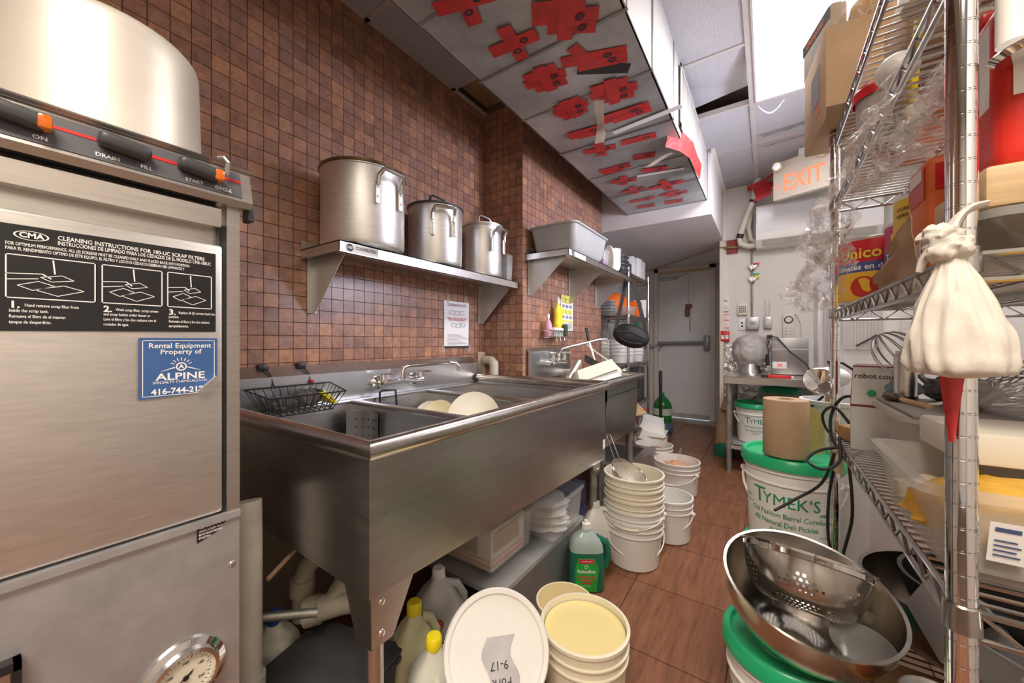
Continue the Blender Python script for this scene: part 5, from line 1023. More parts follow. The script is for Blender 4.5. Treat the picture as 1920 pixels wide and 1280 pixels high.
q=lambda o:(lambda y0,z0:(lambda a,c:lf(y0+a,z0+c,o)))
b=MB(1); e_=q(.0032); 
for (y0,y1,z0,z1) in ((-.032,.034,.046,.066),): b.add([lf(y0,z0,.003),lf(y1,z0,.003),lf(y1,z1,.003),lf(y0,z1,.003)],[(0,1,2,3)])
put_text(b,'ADVANCED',.0150,e_(0,-.012),.03); put_text(b,'AVANC\u00c9',.0150,e_(0,-.026),.03); b.add([lf(-.022,-.042,.003),lf(.022,-.042,.003),lf(.022,-.036,.003),lf(-.022,-.036,.003)],[(0,1,2,3)]); b.to('label_red',M('label_red',(.65,.03,.05),.4),k,norm=False)
b=MB(1); put_text(b,'Palmolive',.0225,e_(0,.012),.02,sx=.9); put_text(b,'CONCENTRATED',.006,(lambda a,c:lf(a+.004,.056+c,.0036)),.02); b.lathe([(.008,0),(.0055,0)],lf(0,.032,.0032),14,m=R90); put_text(b,'Liquid dish soap',.006,e_(0,-.050),.01)
b.to('label_white',paper,k,norm=False)
t=thing('bleach_jug','white jug with a red label behind the green dish soap','jug',(-.715,1.80,0),-.9)
jugsurf(.07,.048,[(0,.92),(.008,1),(.16,1),(.20,.86),(.245,.46),(.262,.30),(.27,.29)]).to('body',white,t); MB(1).lathe([(.020,.268),(.020,.292),(0,.293)],n=16).to('cap',white,t); MB(1).tube([(0,.02,.255),(0,.060,.25),(0,.078,.21),(0,.068,.155)],.013,8).to('grip_handle',white,t)
MB(1).box(.0475,.0495,-.05,.05,.03,.13).to('label',red,t)
for k in range(2): box_((-1.02,1.98,.0+.14*k),(.26,.22,.13),M('blue_crate',(.05,.10,.22),.45,0,.2),'blue_crate',['lower','upper'][k]+' blue crate behind the far sink leg','crate')
# vinegar jug and bleach jugs under the sink
jclear=M('milky_plastic',(.70,.69,.66),.3,0,.08,5,alpha=.85); pink=M('pink_liquid',(.55,.17,.18),.25,0,.15,6)
def jug(x,y,rz,label,w,d,h,body,cap,fill=None,name='jug',handle_mat=None,lay=None):
    t=thing('plastic_jug',label,'jug',(x,y,0),rz)
    k=h/.28
    jugsurf(w,d,[(0,.92),(.008*k,1),(.15*k,1),(.19*k,.90),(.225*k,.62),(.25*k,.32),(.262*k,.27)]).to('body',body,t)
    MB(1).lathe([(.021,.258*k),(.022,.262*k),(.022,.285*k),(.018,.29*k),(0,.29*k)],n=20).to('cap',cap,t)
    MB(1).tube([(0,.022,.243*k),(0,w*.72,.235*k),(0,w*.98,.20*k),(0,w*.95,.145*k)],.014,10).to('grip_handle',body,t)
    if fill: jugsurf(w+.001,d+.001,[(.02*k,.995),(.02*k,1.0),(.115*k,1.0),(.115*k,.995)]).to('label_band',fill,t)
    return t
t=jug(-.930,.975,.55,'milky vinegar jug with a pink band and round red seal','',.07,.315,jclear,white,pink) if 0 else jug(-.930,.915,-.75,'milky jug with a pink label and a round red seal under the sink',.088,.078,.315,jclear,white,pink)
MB(1).lathe([(.019,0),(0,.001)],(.0785,-.005,.185),20,m=R90).to('red_seal',red,t); MB(1).lathe([(.014,0.0015),(.0125,0.0015)],(.0785,-.005,.185),20,m=R90).lathe([(.006,.0015),(0,.0016)],(.0785,-.005,.185),6,m=R90).to('seal_print',paper,t)
ybl=M('pale_yellow_jug',(.74,.72,.45),.3,0,.1,5,alpha=.9); wj=M('pale_jug',(.76,.76,.66),.3,0,.08,5,alpha=.92)
jug(-.880,.765,-.6,'pale yellow jug with a yellow cap behind the sink leg',.066,.062,.305,ybl,yellow)
jug(-.745,.715,-.6,'milky jug with a yellow cap right of the sink leg',.072,.066,.295,wj,yellow)
jug(-1.215,.520,2.6,'milky jug with a dark blue cap among the drain pipes',.072,.066,.285,wj,blue)
bustub((-1.02,.44,.10) if 0 else (-.985,.545,.0),.30,.27,.205,dgrey,'black_tub','dark grey tub on the floor at the foot of the sink leg','tub',m=Matrix.Rotation(.25,4,'Z'),bev=.03)
MB().rbox((-.985,.545,.213),(.315,.285,.014),.005,rz=.25).to('tub_lid',dgrey,label='dark lid closing the tub by the sink leg',cat='lid')
# drain pipes
dp=thing('drain_pipes','dirty white plastic drain pipes under the long sink','pipe',(-1.2,.8,0))
MB().tube([(-1.25,.62,.20),(-1.25,.62,.32),(-1.245,.635,.365),(-1.23,.67,.395),(-1.20,.74,.40),(-1.16,.90,.40)],.030,14).cyl((-1.25,.62,.28),(-1.25,.62,.33),.037).cyl((-1.195,.755,.40),(-1.185,.795,.40),.036).to('pipe',grime,dp)
MB().tube([(-1.16,.60,.27),(-1.10,.665,.285),(-1.05,.72,.285),(-1.02,.75,.26),(-1.01,.76,.20),(-1.01,.76,.0)],.036,14).tube([(-1.12,.645,.28),(-1.12,.70,.34),(-1.14,.74,.365)],.034,14).cyl((-1.17,.59,.268),(-1.14,.62,.275),.042).to('pipe',grime,dp)
MB().tube([(-1.06,.735,.55),(-1.06,.735,.0)],.014,14).cyl((-1.06,.735,.38),(-1.06,.735,.43),.019).cyl((-1.06,.735,.28),(-1.06,.735,.33),.019).to('pipe',grime,dp)
MB().tube([(-1.14,.30,.0) if 0 else (-1.06,.395,0),(-1.06,.395,.62),(-1.075,.40,.70)],.030,14).cyl((-1.06,.395,.22),(-1.06,.395,.27),.037).to('standpipe',M('grimy_white_pvc',(.70,.69,.62),.45,0,.25,6),label='white plastic standpipe between dishwasher and sink',cat='pipe')
MB().tube([(-1.04,.43,.50),(-1.08,.52,.525),(-1.10,.60,.50),(-1.09,.66,.42),(-1.07,.70,.30)],.006,8).to('drain_hose',M('brown_hose',(.38,.24,.17),.5),label='thin brown hose arching under the long sink',cat='hose')
MB().tube([(-1.13,.42,.37),(-1.05,.56,.335)],.012,10).to('loose_rod',pipezinc,label='short metal rod leaning under the sink',cat='rod')
# foreground pails by the sink
t=wpail(-.455,1.055,0,.126,.255,M('pale_yellow_pail',(.86,.80,.62),.4,0,.05,5),'large pail of pale yellow liquid in the foreground',bands=(.035,.065),handle=False,Rb=.112,n=64)
MB(1).lathe([(0,.236),(.1195,.236)],n=48).to('yellow_liquid',M('yellow_liquid',(.86,.72,.33),.3,0,.04),t)
t=thing('yellow_bowl','yellow plastic bowl behind the pail of yellow liquid','bowl',(-.585,1.185,0)); MB(1).lathe([(0,0),(.08,0),(.095,.19),(.10,.195),(.094,.195),(.078,.01),(0,.008)],n=44).to('bowl_shell',yel,t); MB(1).lathe([(0,.10),(.086,.10)],n=36).to('orange_residue',M('orange_liquid',(.85,.50,.05),.35,0,.3,6),t)
t=wpail(-.635,.80,0,.13,.225,white,'white pail in front with its lid leaning across it',bands=(.03,.06),handle=False,n=56)
LM=Matrix.Translation((-.577,.775,.300))@Matrix.Rotation(math.atan2(-.76,.60)+.12,4,'Z')@Matrix.Rotation(.98,4,'Y')
t=thing('pail_lid','white pail lid with a grey tape note leaning on the front pail','lid',(-.60,.765,.2))
b=MB(); b.m=LM; b.lathe([(0,0),(.112,0),(.120,.002),(.124,.008),(.134,.010),(.138,.004),(.136,-.016),(.130,-.018),(.126,-.006),(0,-.006)],n=72).to('lid_disc',white,t)
b=MB(); b.m=LM; b.grid(lambda u,v:(.085-.115*u,-.030+.075*v+.010*math.sin(u*7),.0015+.0008*math.sin(u*9+v*4)),8,6,.0006).to('tape_note',M('silver_tape',(.55,.53,.55),.5,0,.15,14),t)
b=MB(); b.m=LM; put_text(b,'Pork',.026,lambda a,c:(.062+c,.008-a,.0036),.0); put_text(b,'9-17',.026,lambda a,c:(.028+c,.004-a,.0036),.0); b.to('handwriting',ink,t,norm=False)
# ================================================================ FRIDGE ON THE RIGHT
fg=thing('refrigerator','white refrigerator behind the right wire rack','refrigerator',(.62,2.63,0))
MB().rbox((.635,2.63,.77),(.71,.74,1.50),.012,3).to('cabinet',whiteb,fg)
MB().rbox((.265,2.63,.95),(.05,.735,1.12),.014,3).to('door',whiteb,fg); MB().rbox((.265,2.63,.21),(.05,.735,.34),.014,3).to('door',whiteb,fg)
MB().tube([(.235,2.33,.72),(.215,2.33,.75),(.215,2.33,1.28),(.235,2.33,1.31)],.012,10).to('handle',whiteb,fg)
chart=[(.0+.09*i,.006+.09*i,.02,.98) for i in range(12)]; chart2=[(.02,.98,.04*j,.003+.04*j) for j in range(25)]
sheet('chart_sheet','lined chart sheet with a pen on the side of the white refrigerator',(.285,2.2585,1.065),(.13,0,0),(0,0,.20),{gi:chart+chart2},cat='chart')
MB().tube([(.33,2.252,1.080),(.395,2.252,1.125)],.004,8).tube([(.385,2.252,1.118),(.400,2.252,1.128)],.0055,8).to('chart_pen',dgrey,label='dark pen clipped across the chart sheet',cat='pen')
sheet('chart_sheet','second plain chart sheet further right on the white refrigerator side',(.475,2.2585,1.06),(.12,0,0),(0,0,.20),{gi:chart2[::3]},cat='chart')
t=thing('orange_cup','orange cup on top of the refrigerator','cup',(.30,2.45,1.52)); MB(1).lathe([(0,0),(.035,0),(.045,.06),(.043,.06),(.033,.004),(0,.004)],n=24).to('cup',M('salmon_cup',(.75,.26,.14),.45),t)
sheet('note_sheet','small note with a blue magnet on the refrigerator door',(.2385,2.86,1.28),(0,-.11,0),(0,0,.16),{gi:[(.15,.7,.2+.08*i,.215+.08*i) for i in range(4)],M('blue_dot',(.10,.30,.60),.4):[(.5,.8,.78,.93)]},cat='note')
def smooth(p,n=6):
    p=[Vector(q) for q in p]; o=[]
    for i in range(len(p)-1):
        a=p[max(i-1,0)];b_=p[i];c=p[i+1];d=p[min(i+2,len(p)-1)]
        for k in range(n): t_=k/n; o.append(.5*((2*b_)+(c-a)*t_+(2*a-5*b_+4*c-d)*t_*t_+(3*b_-a-3*c+d)*t_**3))
    return o+[p[-1]]
# ================================================================ RIGHT WIRE RACK
RX0,RX1,RY0,RY1=.18,.64,.63,1.57
wire_rack('wire_rack','tall chrome wire rack full of goods at the right',RX0,RX1,RY0,RY1,1.768,(1.752,1.546,1.200,.803,.300),pitch=.026)
def canpaint(name,top,mid,bot,h,z1=.42,z2=.62):
    m=bpy.data.materials.new(name); m.use_nodes=True; nt=m.node_tree; b=nt.nodes['Principled BSDF']; N=nt.nodes.new; L=nt.links.new
    tc=N('ShaderNodeTexCoord'); sp=N('ShaderNodeSeparateXYZ'); L(tc.outputs['Object'],sp.inputs[0]); d=N('ShaderNodeMath'); d.operation='DIVIDE'; d.inputs[1].default_value=h; L(sp.outputs['Z'],d.inputs[0])
    r=N('ShaderNodeValToRGB'); cr=r.color_ramp; cr.interpolation='CONSTANT'; cr.elements[0].color=(*bot,1); cr.elements[1].position=z1; cr.elements[1].color=(*mid,1); e=cr.elements.new(z2); e.color=(*top,1)
    L(d.outputs[0],r.inputs[0]); L(r.outputs[0],b.inputs['Base Color']); b.inputs['Roughness'].default_value=.35; return m
def tin(x,y,z,R,h,mat,label,words=(),face=0,group='large food tins on the right rack',blob=None):
    t=thing('food_tin',label,'tin',(x,y,z),0,group)
    MB(1).lathe([(0,0),(R-.001,0),(R,.003),(R-.0015,.006),(R-.0015,h-.006),(R,h-.003),(R-.001,h),(R-.004,h),(R-.004,h-.004),(0,h-.004)],n=40).to('tin_body',alum,t)
    MB(1).lathe([(R-.0005,.008),(R-.0005,h-.008)],n=40).to('paper_label',mat,t)
    for (st,sz,zz,c,da) in words:
        b=MB(1); cyl_text(b,st,sz,lambda q:R,face+da,zz,.02,.0012); b.to('label_text',c,t,norm=False)
    if blob:
        b=MB(1)
        for (da,zz,rr_) in blob:
            pts=[]
            for i in range(20): a=2*PI*i/20; th=face+da+rr_*math.cos(a)/R; pts.append(((R+.0008)*math.cos(th),(R+.0008)*math.sin(th),zz+rr_*math.sin(a)))
            b.add(pts,[tuple(range(20))])
        b.to('tomato_picture',M('tomato_red',(.55,.03,.02),.4,0,.3,20),t,norm=False)
    return t
tomato=canpaint('tomato_label',(.60,.015,.03),(.06,.10,.32),(.80,.46,.03),.18,.47,.62); tom2=canpaint('tomato_label_b',(.55,.02,.12),(.06,.10,.32),(.80,.50,.06),.18,.47,.62); ytin=canpaint('yellow_tin_label',(.86,.60,.03),(.05,.08,.28),(.62,.03,.05),.185,.24,.42)
ylw=M('label_yellow',(.9,.75,.05),.4)
tin(.250,1.440,1.204,.0785,.18,tomato,'red tomato tin at the far end of the rack shelf',(('Unico',.040,.135,ylw,-.42),('Tomates en d\u00e9s',.021,.098,paper,-.42)),fc(.25,1.44),blob=((-.3,.045,.028),(.25,.05,.03)))
tin(.318,1.278,1.204,.0785,.18,tom2,'second tomato tin half hidden behind the yellow tin',(('Unico',.040,.135,ylw,-.35),('Tomates en d\u00e9s',.021,.098,paper,-.3)),fc(.318,1.278),blob=((-.5,.045,.028),))
tin(.300,1.110,1.204,.0785,.195,ytin,'large yellow tin with a blue band on the rack shelf',(('STORE IN A COOL DRY PLACE',.010,.165,ink,-.2),('REFRIGERATE AFTER OPENING',.010,.152,ink,-.2),('GARDER AU FRAIS',.010,.139,ink,-.2)),fc(.3,1.11))
b=MB().rbox((.285,.955,1.305),(.13,.10,.21),.012); t=b.to('orange_packet',orange,label='upright orange food packet beside the yellow tin',cat='packet')
MB().box(.219,.2195,.915,.995,1.34,1.395).box(.23,.32,.9045,.905,1.35,1.395).to('red_logo',red,t); MB().box(.218,.219,.925,.985,1.375,1.395).box(.218,.219,.93,.96,1.22,1.27).to('white_print',paper,t)
MB().grid(lambda u,v:(.200-.012*v+.01*noise.noise((u*4,v*4,1)),1.09-.24*u,1.206+(.02+.085*u)*v+.008*noise.noise((u*7,v*3,4))*v),16,6,.001).to('paper_flap',kraft,label='torn brown paper flap lying on the rack shelf front',cat='paper')
# near end of the middle shelf: grey tray, wooden crate board, red flour bags
b=bustub((.33,.735,1.204),.25,.17,.045,M('taupe_plastic',(.26,.24,.22),.4),'grey_tray','dark grey tray with slots at the near end of the rack shelf','tray',bev=.02,lip=.006)
wb=box_((.335,.735,1.252),(.26,.16,.048),woodl,'wooden_crate','pale wooden crate with a round stamped logo under the red bags','crate')
b=MB(); b.lathe([(.024,0),(.0225,0)],(.30,.6535,1.276),24,m=Matrix.Rotation(PI/2,4,'X')@Matrix.Diagonal((1.5,.8,1,1))); put_text(b,'UN',.026,lambda a,c:(.30+a,.6533,1.276+c),.02); b.to('stamp',brown,wb,norm=False)
redbag=M('red_bag',(.75,.035,.02),.3,0,.15,8,bump=.15)
for k,(x,y,lb) in enumerate(((.262,.735,'red flour bag with a white barcode panel behind the near post'),(.352,.725,'red flour bag with white script at the right edge'))):
    t=thing('flour_bag',lb,'bag',(x,y,1.301),0,'red flour bags'); MB(1).rbox((0,0,.10),(.082,.12,.20),.018,3).to('bag',redbag,t); MB(1).rbox((0,0,.205),(.078,.03,.016),.004).to('folded_top',redbag,t)
    b=MB(1)
    if k==0: b.box(-.030,.018,-.0615,-.0608,.08,.185).box(-.0415,-.0408,-.04,.03,.08,.18)
    put_text(b,'Five Roses',.026,lambda a,c:(.012-c+.018*k,-.0615,.095+a),.02); put_text(b,'FARINE',.016,lambda a,c:(.034-c,-.0615,.10+a),.03); b.to('print',paper,t,norm=False)
# knotted white bag hung on the near post with red tape below
t=thing('knotted_bag','knotted white plastic bag hanging on the near rack post','bag',(.155,.575,1.06))
def kb(u,v):
    a=2*PI*u; z=.0+.135*v; prof=[(0,.010),(.02,.046),(.12,.053),(.35,.047),(.6,.036),(.85,.018),(1,.010)]
    for (v0,r0),(v1,r1) in zip(prof,prof[1:]):
        if v0<=v<=v1: r=r0+(r1-r0)*(v-v0)/(v1-v0); break
    k=1+.05*math.sin(13*a+3*v+2.5*noise.noise((math.cos(a)*2,math.sin(a)*2,v*2)))+.10*noise.noise((math.cos(a)*3,math.sin(a)*3,v*4))+.07*noise.noise((math.cos(a)*8,math.sin(a)*8,v*5+3))
    r*=.74; return (.160+r*k*math.cos(a)*1.0+.006*(1-v),.585+r*k*math.sin(a)*.75,1.062+z)
MB().grid(kb,72,26).to('bag_body',bagw,t,sharp=1.2)
lump((.158,.584,1.198),(.017,.015,.016),bagw,'knot',None,None,.35,2,18,t,4); lump((.152,.586,1.213),(.015,.014,.012),bagw,'knot',None,None,.35,2,16,t,8)
MB().tube(smooth([(.158,.584,1.205),(.163,.588,1.224),(.174,.592,1.238),(.188,.597,1.243)]),[.012-.0004*i for i in range(19)],10,flat=.5).tube(smooth([(.152,.584,1.205),(.142,.59,1.19),(.138,.592,1.176)]),[.011-.0005*i for i in range(13)],10,flat=.5).to('tied_ears',bagw,t)
t=thing('red_post_tape','red tape hanging on the near rack post under the knotted bag','tape',(.165,.612,1.0)); MB().grid(lambda u,v:(.168+.022*(u-.5)*(1-.8*v),.6125-.004*math.sin(PI*u),1.075-.085*v),6,8,.0006).to('tape',redtape,t)
# lower shelf: the cheese tub, big frosted bins, mixer base, cutting box and whisks
t=thing('cheese_tub','frosted tub of orange cheese with a white label on the lower rack shelf','tub',(.345,.80,.806))
bustub((.345,.80,.806),.36,.26,.118,frost,'tub_shell',None,None,bev=.02,lip=.012,th=.003,q=.93,parent=t)
lump((.29,.750,.872),(.125,.085,.050),M('cheese',(.80,.45,.05),.5,0,.3,14,bump=.4),'cheese',None,None,.15,3,18,t,1,.81); lump((.27,.87,.85),(.09,.06,.035),M('pale_food',(.78,.62,.45),.6,0,.3,16),'pale_food',None,None,.3,3,14,t,6,.81)
MB().add([(.209,.6655,.848),(.238,.6655,.848),(.238,.6545,.897),(.209,.6545,.897)],[(0,1,2,3)]).to('label',paper,t); b=MB(); b.add([(.213,.6562,.886),(.232,.6562,.886),(.232,.6552,.891),(.213,.6552,.891)],[(0,1,2,3)])
for i in range(4): yy=.6625-.0013*i; b.add([(.213,yy,.856+.006*i),(.233-.003*(i%2),yy,.856+.006*i),(.233-.003*(i%2),yy-.0004,.858+.006*i),(.213,yy-.0004,.858+.006*i)],[(0,1,2,3)])
b.to('label_print',M('navy_print',(.06,.10,.22),.5),t,norm=False)
bustub((.42,1.105,.806),.40,.28,.155,M('grey_frost',(.60,.57,.53),.35,0,.06,4,alpha=.85),'grey_bin','large frosted grey bin with a rolled rim on the lower rack shelf','bin',bev=.05,lip=.016)
MB().rbox((.42,1.105,.965),(.405,.285,.006),.002).to('bin_cover',M('cover_sheet',(.38,.36,.34),.5,0,.2),label='thin grey sheet lying on the frosted grey bin',cat='sheet')
cb_=box_((.40,.865,.930),(.36,.15,.045),M('cream_box',(.82,.77,.66),.45,0,.05),'cream_box','flat cream plastic box on the lower rack goods behind the post','box',.05)
box_((.55,1.06,.970),(.16,.20,.20),M('beige_board',(.48,.44,.38),.7,0,.08),'beige_carton','tall beige carton at the right of the lower rack shelf','carton')
rc=thing('mixer_base','food processor base with red top and green button on the rack','food processor',(.256,1.425,.806),-.20)
MB(1).rbox((0,0,.06),(.11,.15,.12),.006).to('lower_case',M('case_grey',(.62,.61,.60),.4,0,.05),rc); MB(1).hexa([(-.055,-.075,.12),(.055,-.075,.12),(.055,.075,.12),(-.055,.075,.12)],[(-.05,-.06,.228),(.05,-.06,.228),(.05,.07,.228),(-.05,.07,.228)]).to('upper_case',M('case_red',(.25,.015,.02),.4,0,.1),rc)
fp=lambda a,c:(a,-.0768+.0148*(c/.108),.121+c); k=MB(1).add([fp(-.053,.004),fp(.053,.004),fp(.049,.104),fp(-.049,.104)],[(0,1,2,3)]).to('face_plate',M('plate_silver',(.66,.65,.64),.4,.2,.05),rc)
f2p=lambda a,c:(a,-.0778+.0148*(c/.108),.121+c); b=MB(1); put_text(b,'robot\u2009coupe',.0190,lambda a,c:f2p(a,.080+c),.012); b.to('lettering',ink,k,norm=False)
for (a,cmat) in ((-.012,green),(.018,M('button_red',(.60,.12,.12),.4))): MB(1).lathe([(.009,0),(.009,.003),(0,.004)],f2p(a,.036),18,m=Matrix.Rotation(PI/2,4,'X')).to('button',cmat,k)
lump((.272,1.270,.987),(.034,.025,.020),M('blue_glove',(.16,.26,.32),.5),'rubber_glove','crumpled blue rubber glove beside the steel cylinder','glove',.2,2,14,None,2)
t=thing('steel_cylinder','steel cylinder of a stick blender standing on the grey bin','blender part',(.262,1.215,.97)); MB(1).lathe([(0,0),(.019,0),(.019,.098),(.016,.100),(.016,.108),(0,.108)],n=28).to('tube',steel,t); MB(1).lathe([(.0205,.0),(.0205,.006)],n=24).to('foot',black,t)
def whisk(c,m,L_,R,label,n=7):
    t=thing('wire_whisk',label,'whisk',c); mm=Matrix.Translation((0,0,0))@m
    for k in range(n):
        a=PI*k/n; b=MB(1); b.m=mm; b.tube([(R*math.sin(PI*(i/20)*1.0)*(1 if 1 else 0)*math.cos(a)*(1.0 if i<=10 else 1.0)*(math.sin(PI*i/20)**.2)*( 1 if i<=10 else -1)*abs(math.cos(PI*i/20))**.35 if 0 else R*math.cos(a)*math.sin(2*PI*i/24)*1.0, R*math.sin(a)*math.sin(2*PI*i/24), L_*(.5-.5*math.cos(2*PI*i/24))) for i in range(25)],.0014,5); b.to('loop_wire',wirechrome,t)
    b=MB(1); b.m=mm; b.tube([(0,0,-.12),(0,0,.005)],.008,8).to('handle',steel,t)
whisk((.300,1.27,1.02),tilt(-.3,-.55,.4),.12,.045,'wire whisk standing upright behind the steel cylinder')
whisk((.345,1.15,.985),tilt(.4,1.25,.5),.11,.035,'wire whisk lying under the knotted bag')
whisk((.36,1.10,1.0),tilt(.2,1.1,.9),.11,.035,'second wire whisk lying beside the clear bowl')
lump((.33,1.16,1.0),(.05,.05,.028),dgrey,'mesh_cloth','dark mesh cloth heap under the whisks','cloth',.3,4,14)
bowl((.365,1.02,.972),.062,.05,clear,'clear_bowl','clear plastic bowl beside the whisks','bowl',n=32,k=6)
t=thing('serving_spoon','dark serving spoon with a wooden handle on the grey bin','spoon',(.24,1.17,.97)); MB().sphere((.232,1.165,.977),1,10,(.018,.026,.009)).to('spoon_bowl',M('dark_spoon',(.10,.07,.05),.35,.5),t); MB().tube([(.240,1.14,.975),(.262,1.06,.972)],[.005,.006],8).to('handle',woodl,t)
box_((.245,1.47,.806),(.09,.13,.04),wood,'wood_block','orange-brown wooden block at the far end of the lower shelf','wood block',.4,.004)
wood2=M('varnished_wood',(.42,.20,.05),.4,0,.3,6,(1,10,10))
# cables at the far post
cab=[[(.20,1.46,.86),(.17,1.50,.90),(.15,1.58,.86),(.17,1.60,.80),(.22,1.55,.78)],[(.24,1.44,.94),(.19,1.50,.93),(.165,1.53,.86),(.17,1.50,.79),(.20,1.44,.77),(.22,1.40,.80)],[(.19,1.42,.80),(.13,1.44,.775),(.10,1.42,.745),(.13,1.38,.735),(.17,1.40,.76),(.175,1.44,.82)],[(.165,1.45,.77),(.14,1.50,.66),(.07,1.50,.59),(.02,1.46,.56)],[(.175,1.50,.75),(.16,1.53,.60),(.165,1.55,.45),(.20,1.53,.40)],[(.20,1.47,.74),(.21,1.49,.58),(.19,1.50,.42),(.24,1.45,.38)]]
cl=['black power cable looped over the far rack post','thick black cable coiled at the lower shelf corner','black cable loop hanging in front of the lower shelf','thin black cable crossing the pickle pail','black cable hanging down behind the far post','second black cable hanging below the lower shelf']
for p,l in zip(cab,cl): MB().tube(smooth(p),.0042,8).to('power_cable',rubber,label=l,cat='cable',group='black cables at the far rack post')
box_((.175,1.465,.71),(.02,.03,.075),M('yellowed_tag',(.60,.50,.30),.5),'power_strip','yellowed plug tag hanging at the lower shelf corner','plug',.2,.004)
# top shelves
t=thing('red_lid_jar','clear container with a red lid on the upper rack shelf','container',(.228,1.215,1.550)); MB(1).lathe([(0,0),(.044,0),(.052,.125),(.050,.125),(.042,.003),(0,.003)],n=32).to('jar',frost,t); MB(1).lathe([(.056,.118),(.058,.138),(.050,.150),(0,.146)],n=32).to('lid',red,t); MB(1).lathe([(0,.01),(.042,.01),(.045,.06),(0,.062)],n=24).to('contents',M('grey_powder',(.30,.28,.28),.8),t)
MB().sphere((.222,1.085,1.66),1,14,(.034,.04,.030)).to('white_tub',white,label='white rounded tub lid on the upper rack shelf',cat='tub')
MB().lathe([(0,0),(.05,0),(.055,.10),(.05,.14),(.03,.155),(0,.156)],(.27,1.05,1.756),32).to('white_canister',white,label='white canister on the top rack shelf',cat='canister')
MB().rbox((.262,1.145,1.70),(.012,.03,.30),.003,m=tilt(.12,.05)).to('yellow_stick',yellow,label='flat yellow stick standing through the upper shelves',cat='stick')
for k,(x,y,mt,lb) in enumerate(((.36,1.32,orange,'orange packet on the upper rack shelf'),(.48,1.20,red,'red packet deep on the upper rack shelf'),(.45,.95,M('tan_packet',(.55,.40,.25),.5),'tan packet on the upper rack shelf'),(.36,.80,M('navy_packet',(.05,.06,.16),.5),'navy packet on the upper rack shelf'))): box_((x,y,1.552),(.16,.13,.14),mt,'food_packet',lb,'packet',.2*k,.015)
for k,(x,y,mt,lb) in enumerate(((.36,1.30,M('tan_packet',(.55,.40,.25),.5),'tan carton on the top rack shelf'),(.45,1.05,card,'brown carton on the top rack shelf'),(.40,.78,M('mauve_packet',(.40,.33,.36),.5),'mauve carton on the top rack shelf'))): box_((x,y,1.757),(.20,.19,.16),mt,'carton',lb,'carton',.1*k,.005)
t=thing('hung_scoop','white-handled steel skimmer hanging from the upper rack shelf','skimmer',(.225,.655,1.41)); MB().tube([(.225,.655,1.43),(.225,.655,1.58)],.0125,14).to('handle',white,t); MB().lathe([(0,0),(.03,.002),(.036,.008),(.034,.010),(0,.004)],(.242,.65,1.412),28,m=tilt(.1,-.15)).to('disc',chrome,t)
# cardboard box, printed package and bread bag at the far end of the top shelf
cbx=thing('cardboard_box','open cardboard box on the far end of the top rack shelf','box',(.225,1.62,1.776),.12)
MB(1).rbox((0,0,.14),(.19,.27,.28),.003).to('carton',card,cbx); MB(1).grid(lambda u,v:(-.095-.02*v+.19*u,-.135-.10*v,-.0+.02*v-.03*v*v),4,4,.003).to('flap',card,cbx); MB(1).box(-.0962,-.0955,-.07,.03,.10,.21).to('printed_mark',M('grey_print',(.20,.20,.22),.6),cbx); MB(1).box(-.0962,-.0955,-.07,-.02,.055,.095).to('printed_arrow',M('rust_print',(.50,.14,.05),.6),cbx)
t=thing('printed_package','flat printed package with an orange band on the cardboard box','package',(.165,1.70,2.063),.3); MB(1).rbox((0,0,.075),(.05,.20,.15),.012).to('package',M('package_tan',(.55,.47,.36),.5,0,.1),t); MB(1).box(-.0258,-.0252,-.095,.095,.10,.14).to('dark_band',ink,t); b=MB(1); put_text(b,'Dempster',.032,lambda a,c:(-.0264,-a,.12+c),.02); b.to('lettering',orange,t,norm=False); MB(1).box(-.0258,-.0252,-.08,.08,.02,.035).box(-.0258,-.0252,-.03,.03,.045,.085).to('grey_print',grey,t)
lump((.26,1.60,2.145),(.075,.12,.085),wrap,'bread_bag','clear bag of bread on the cardboard box','bag',.2,3,18,None,4,2.06); lump((.27,1.60,2.125),(.055,.095,.06),M('bread',(.62,.38,.16),.7,0,.25,12),'bread_loaf','loaf of bread in the clear bag','bread',.08,2,14,None,1,2.064)
box_((.22,1.50,1.55),(.06,.05,.10),paper,'white_carton','small white carton with a black letter on the upper shelf end','carton'); 
b=MB(); put_text(b,'n',.05,lambda a,c:(.205+a,1.4738,1.60+c),.03); b.to('letter_print',ink,[o for o in bpy.data.objects if o.name.startswith('white_carton')][0],norm=False)
# crumpled clear plastic hanging out of the shelf
def crumple(p0,p1,drop,seed,w=.10):
    p0,p1=Vector(p0),Vector(p1)
    def fn(u,v):
        p=p0.lerp(p1,u); q=Vector((u*9,v*5,seed)); k=.35+.65*math.sin(PI*min(1,u*.9+.1))
        return (p.x-.03*math.sin(PI*v)*k+.035*noise.noise(q*1.1)+.018*noise.noise(q*2.9), p.y+.035*noise.noise(q*1.2+Vector((3,1,0))), p.z-drop*v*k+.03*noise.noise(q*1.3+Vector((0,5,2))))
    return MB().grid(fn,60,26)
crumple((.170,.80,1.530),(.105,1.55,1.44),.19,1.0).to('plastic_wrap',wrap,label='crumpled clear plastic wrap spilling from the upper shelf',cat='plastic wrap',sharp=1.2)
crumple((.160,1.15,1.40),(.075,1.70,1.30),.16,4.0).to('plastic_wrap',wrap,label='clear plastic bag sticking out over the tomato tins',cat='plastic wrap',sharp=1.2)
crumple((.235,.74,1.52),(.235,1.10,1.525),.10,8.0).to('plastic_wrap',wrap,label='clear plastic bag above the yellow tin',cat='plastic wrap',sharp=1.2)
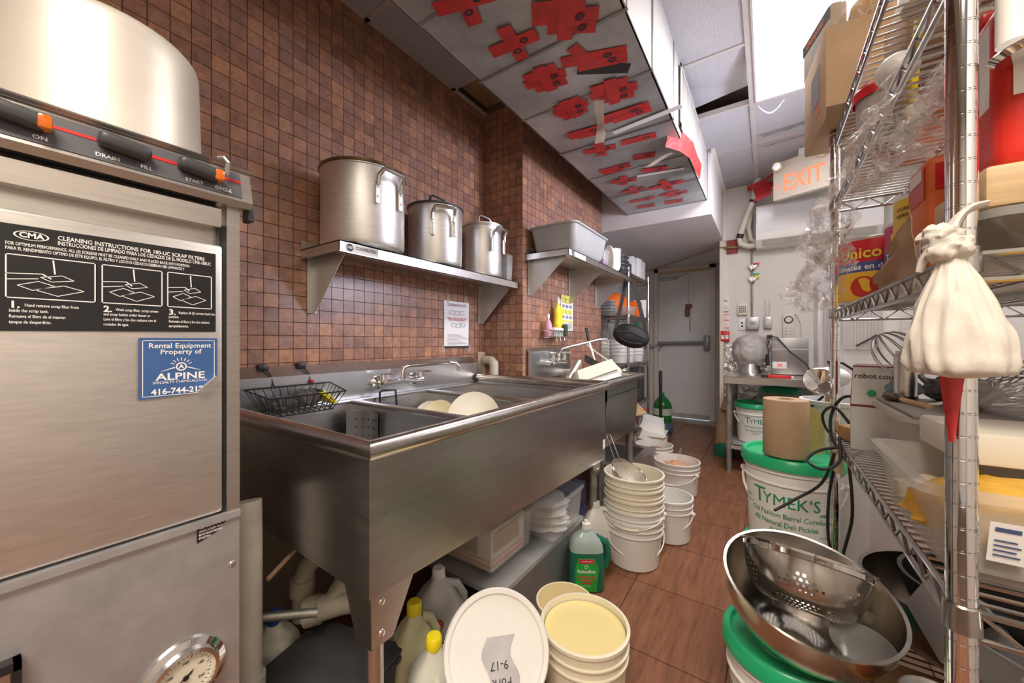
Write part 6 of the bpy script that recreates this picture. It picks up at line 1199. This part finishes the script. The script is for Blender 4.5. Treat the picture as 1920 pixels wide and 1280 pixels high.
# bottom shelf: bowls, board, jars
bowl((.40,1.36,.34),.19,.15,M('dark_bowl_steel',(.30,.26,.22),.28,1,.15,5),'steel_bowl','large dark steel bowl on the bottom rack shelf','bowl',n=48)
bowl((.42,1.33,.42),.14,.11,M('black_bowl',(.03,.03,.03),.35,.3,.2),'black_bowl','black bowl nested in the large dark bowl','bowl',n=40)
box_((.40,1.10,.303),(.40,.30,.03),wood2,'wooden_board','varnished wooden board lying on the bottom rack shelf','board',.0,.004)
bowl((.40,1.06,.335),.10,.09,steel,'steel_bowl','small steel bowl on the wooden board','bowl',m=tilt(.15,.2),n=36)
tray((.31,1.17,.46),.10,.16,.09,tilt(.3,.5,.3),grey,'grey_scoop','grey plastic scoop bin lying over the bottom bowls','scoop')
MB().lathe([(.055,0),(.060,.004),(.060,.020),(.055,.024)],(.335,.98,.42),36,m=tilt(.2,.7,.3)).to('steel_ring',steel,label='steel ring leaning beside the small steel bowl',cat='ring')
tl=canpaint('sauce_label',(.16,.05,.03),(.45,.06,.02),(.12,.10,.08),.14,.25,.75)
tin(.262,1.005,.303,.055,.14,tl,'short tin with a red and yellow label on the bottom shelf',(('UF',.055,.07,ylw,-.1),),fc(.262,1.005),group='tins on the bottom shelf')
for k,(x,y,h_) in enumerate(((.30,.82,.15),(.40,.80,.17),(.50,.83,.15))): bustub((x,y,.303),.095,.13,h_,clear,'clear_container',['left','middle','right'][k]+' clear container at the near end of the bottom shelf','container',bev=.015,lip=.006)
lump((.45,1.0,.5),(.10,.07,.04),wrap,'plastic_bag','clear plastic bag over the bottom shelf goods','bag',.3,3,14,None,9)
MB().rbox((.42,1.64,.20),(.30,.03,.40),.006).to('plastic_sheet',frost,label='frosted plastic sheet leaning between rack and refrigerator',cat='sheet')

# flat print and pieces too small to pick apart stay joined
for o in bpy.data.objects:
    if o.parent is not None and o.name.split('.')[0] in ('print','white_print','grey_print','red_print','label_print','screws','buttons','keys','sockets','slots','wires','holes','bristles','label_white','label_red','dial_marks','tape_stamp','panel_lettering','sticker_print','pail_print','shelf_wires','wire_ribs','seal_print','tape','strap','zip'): o['kind'] = 'stuff'
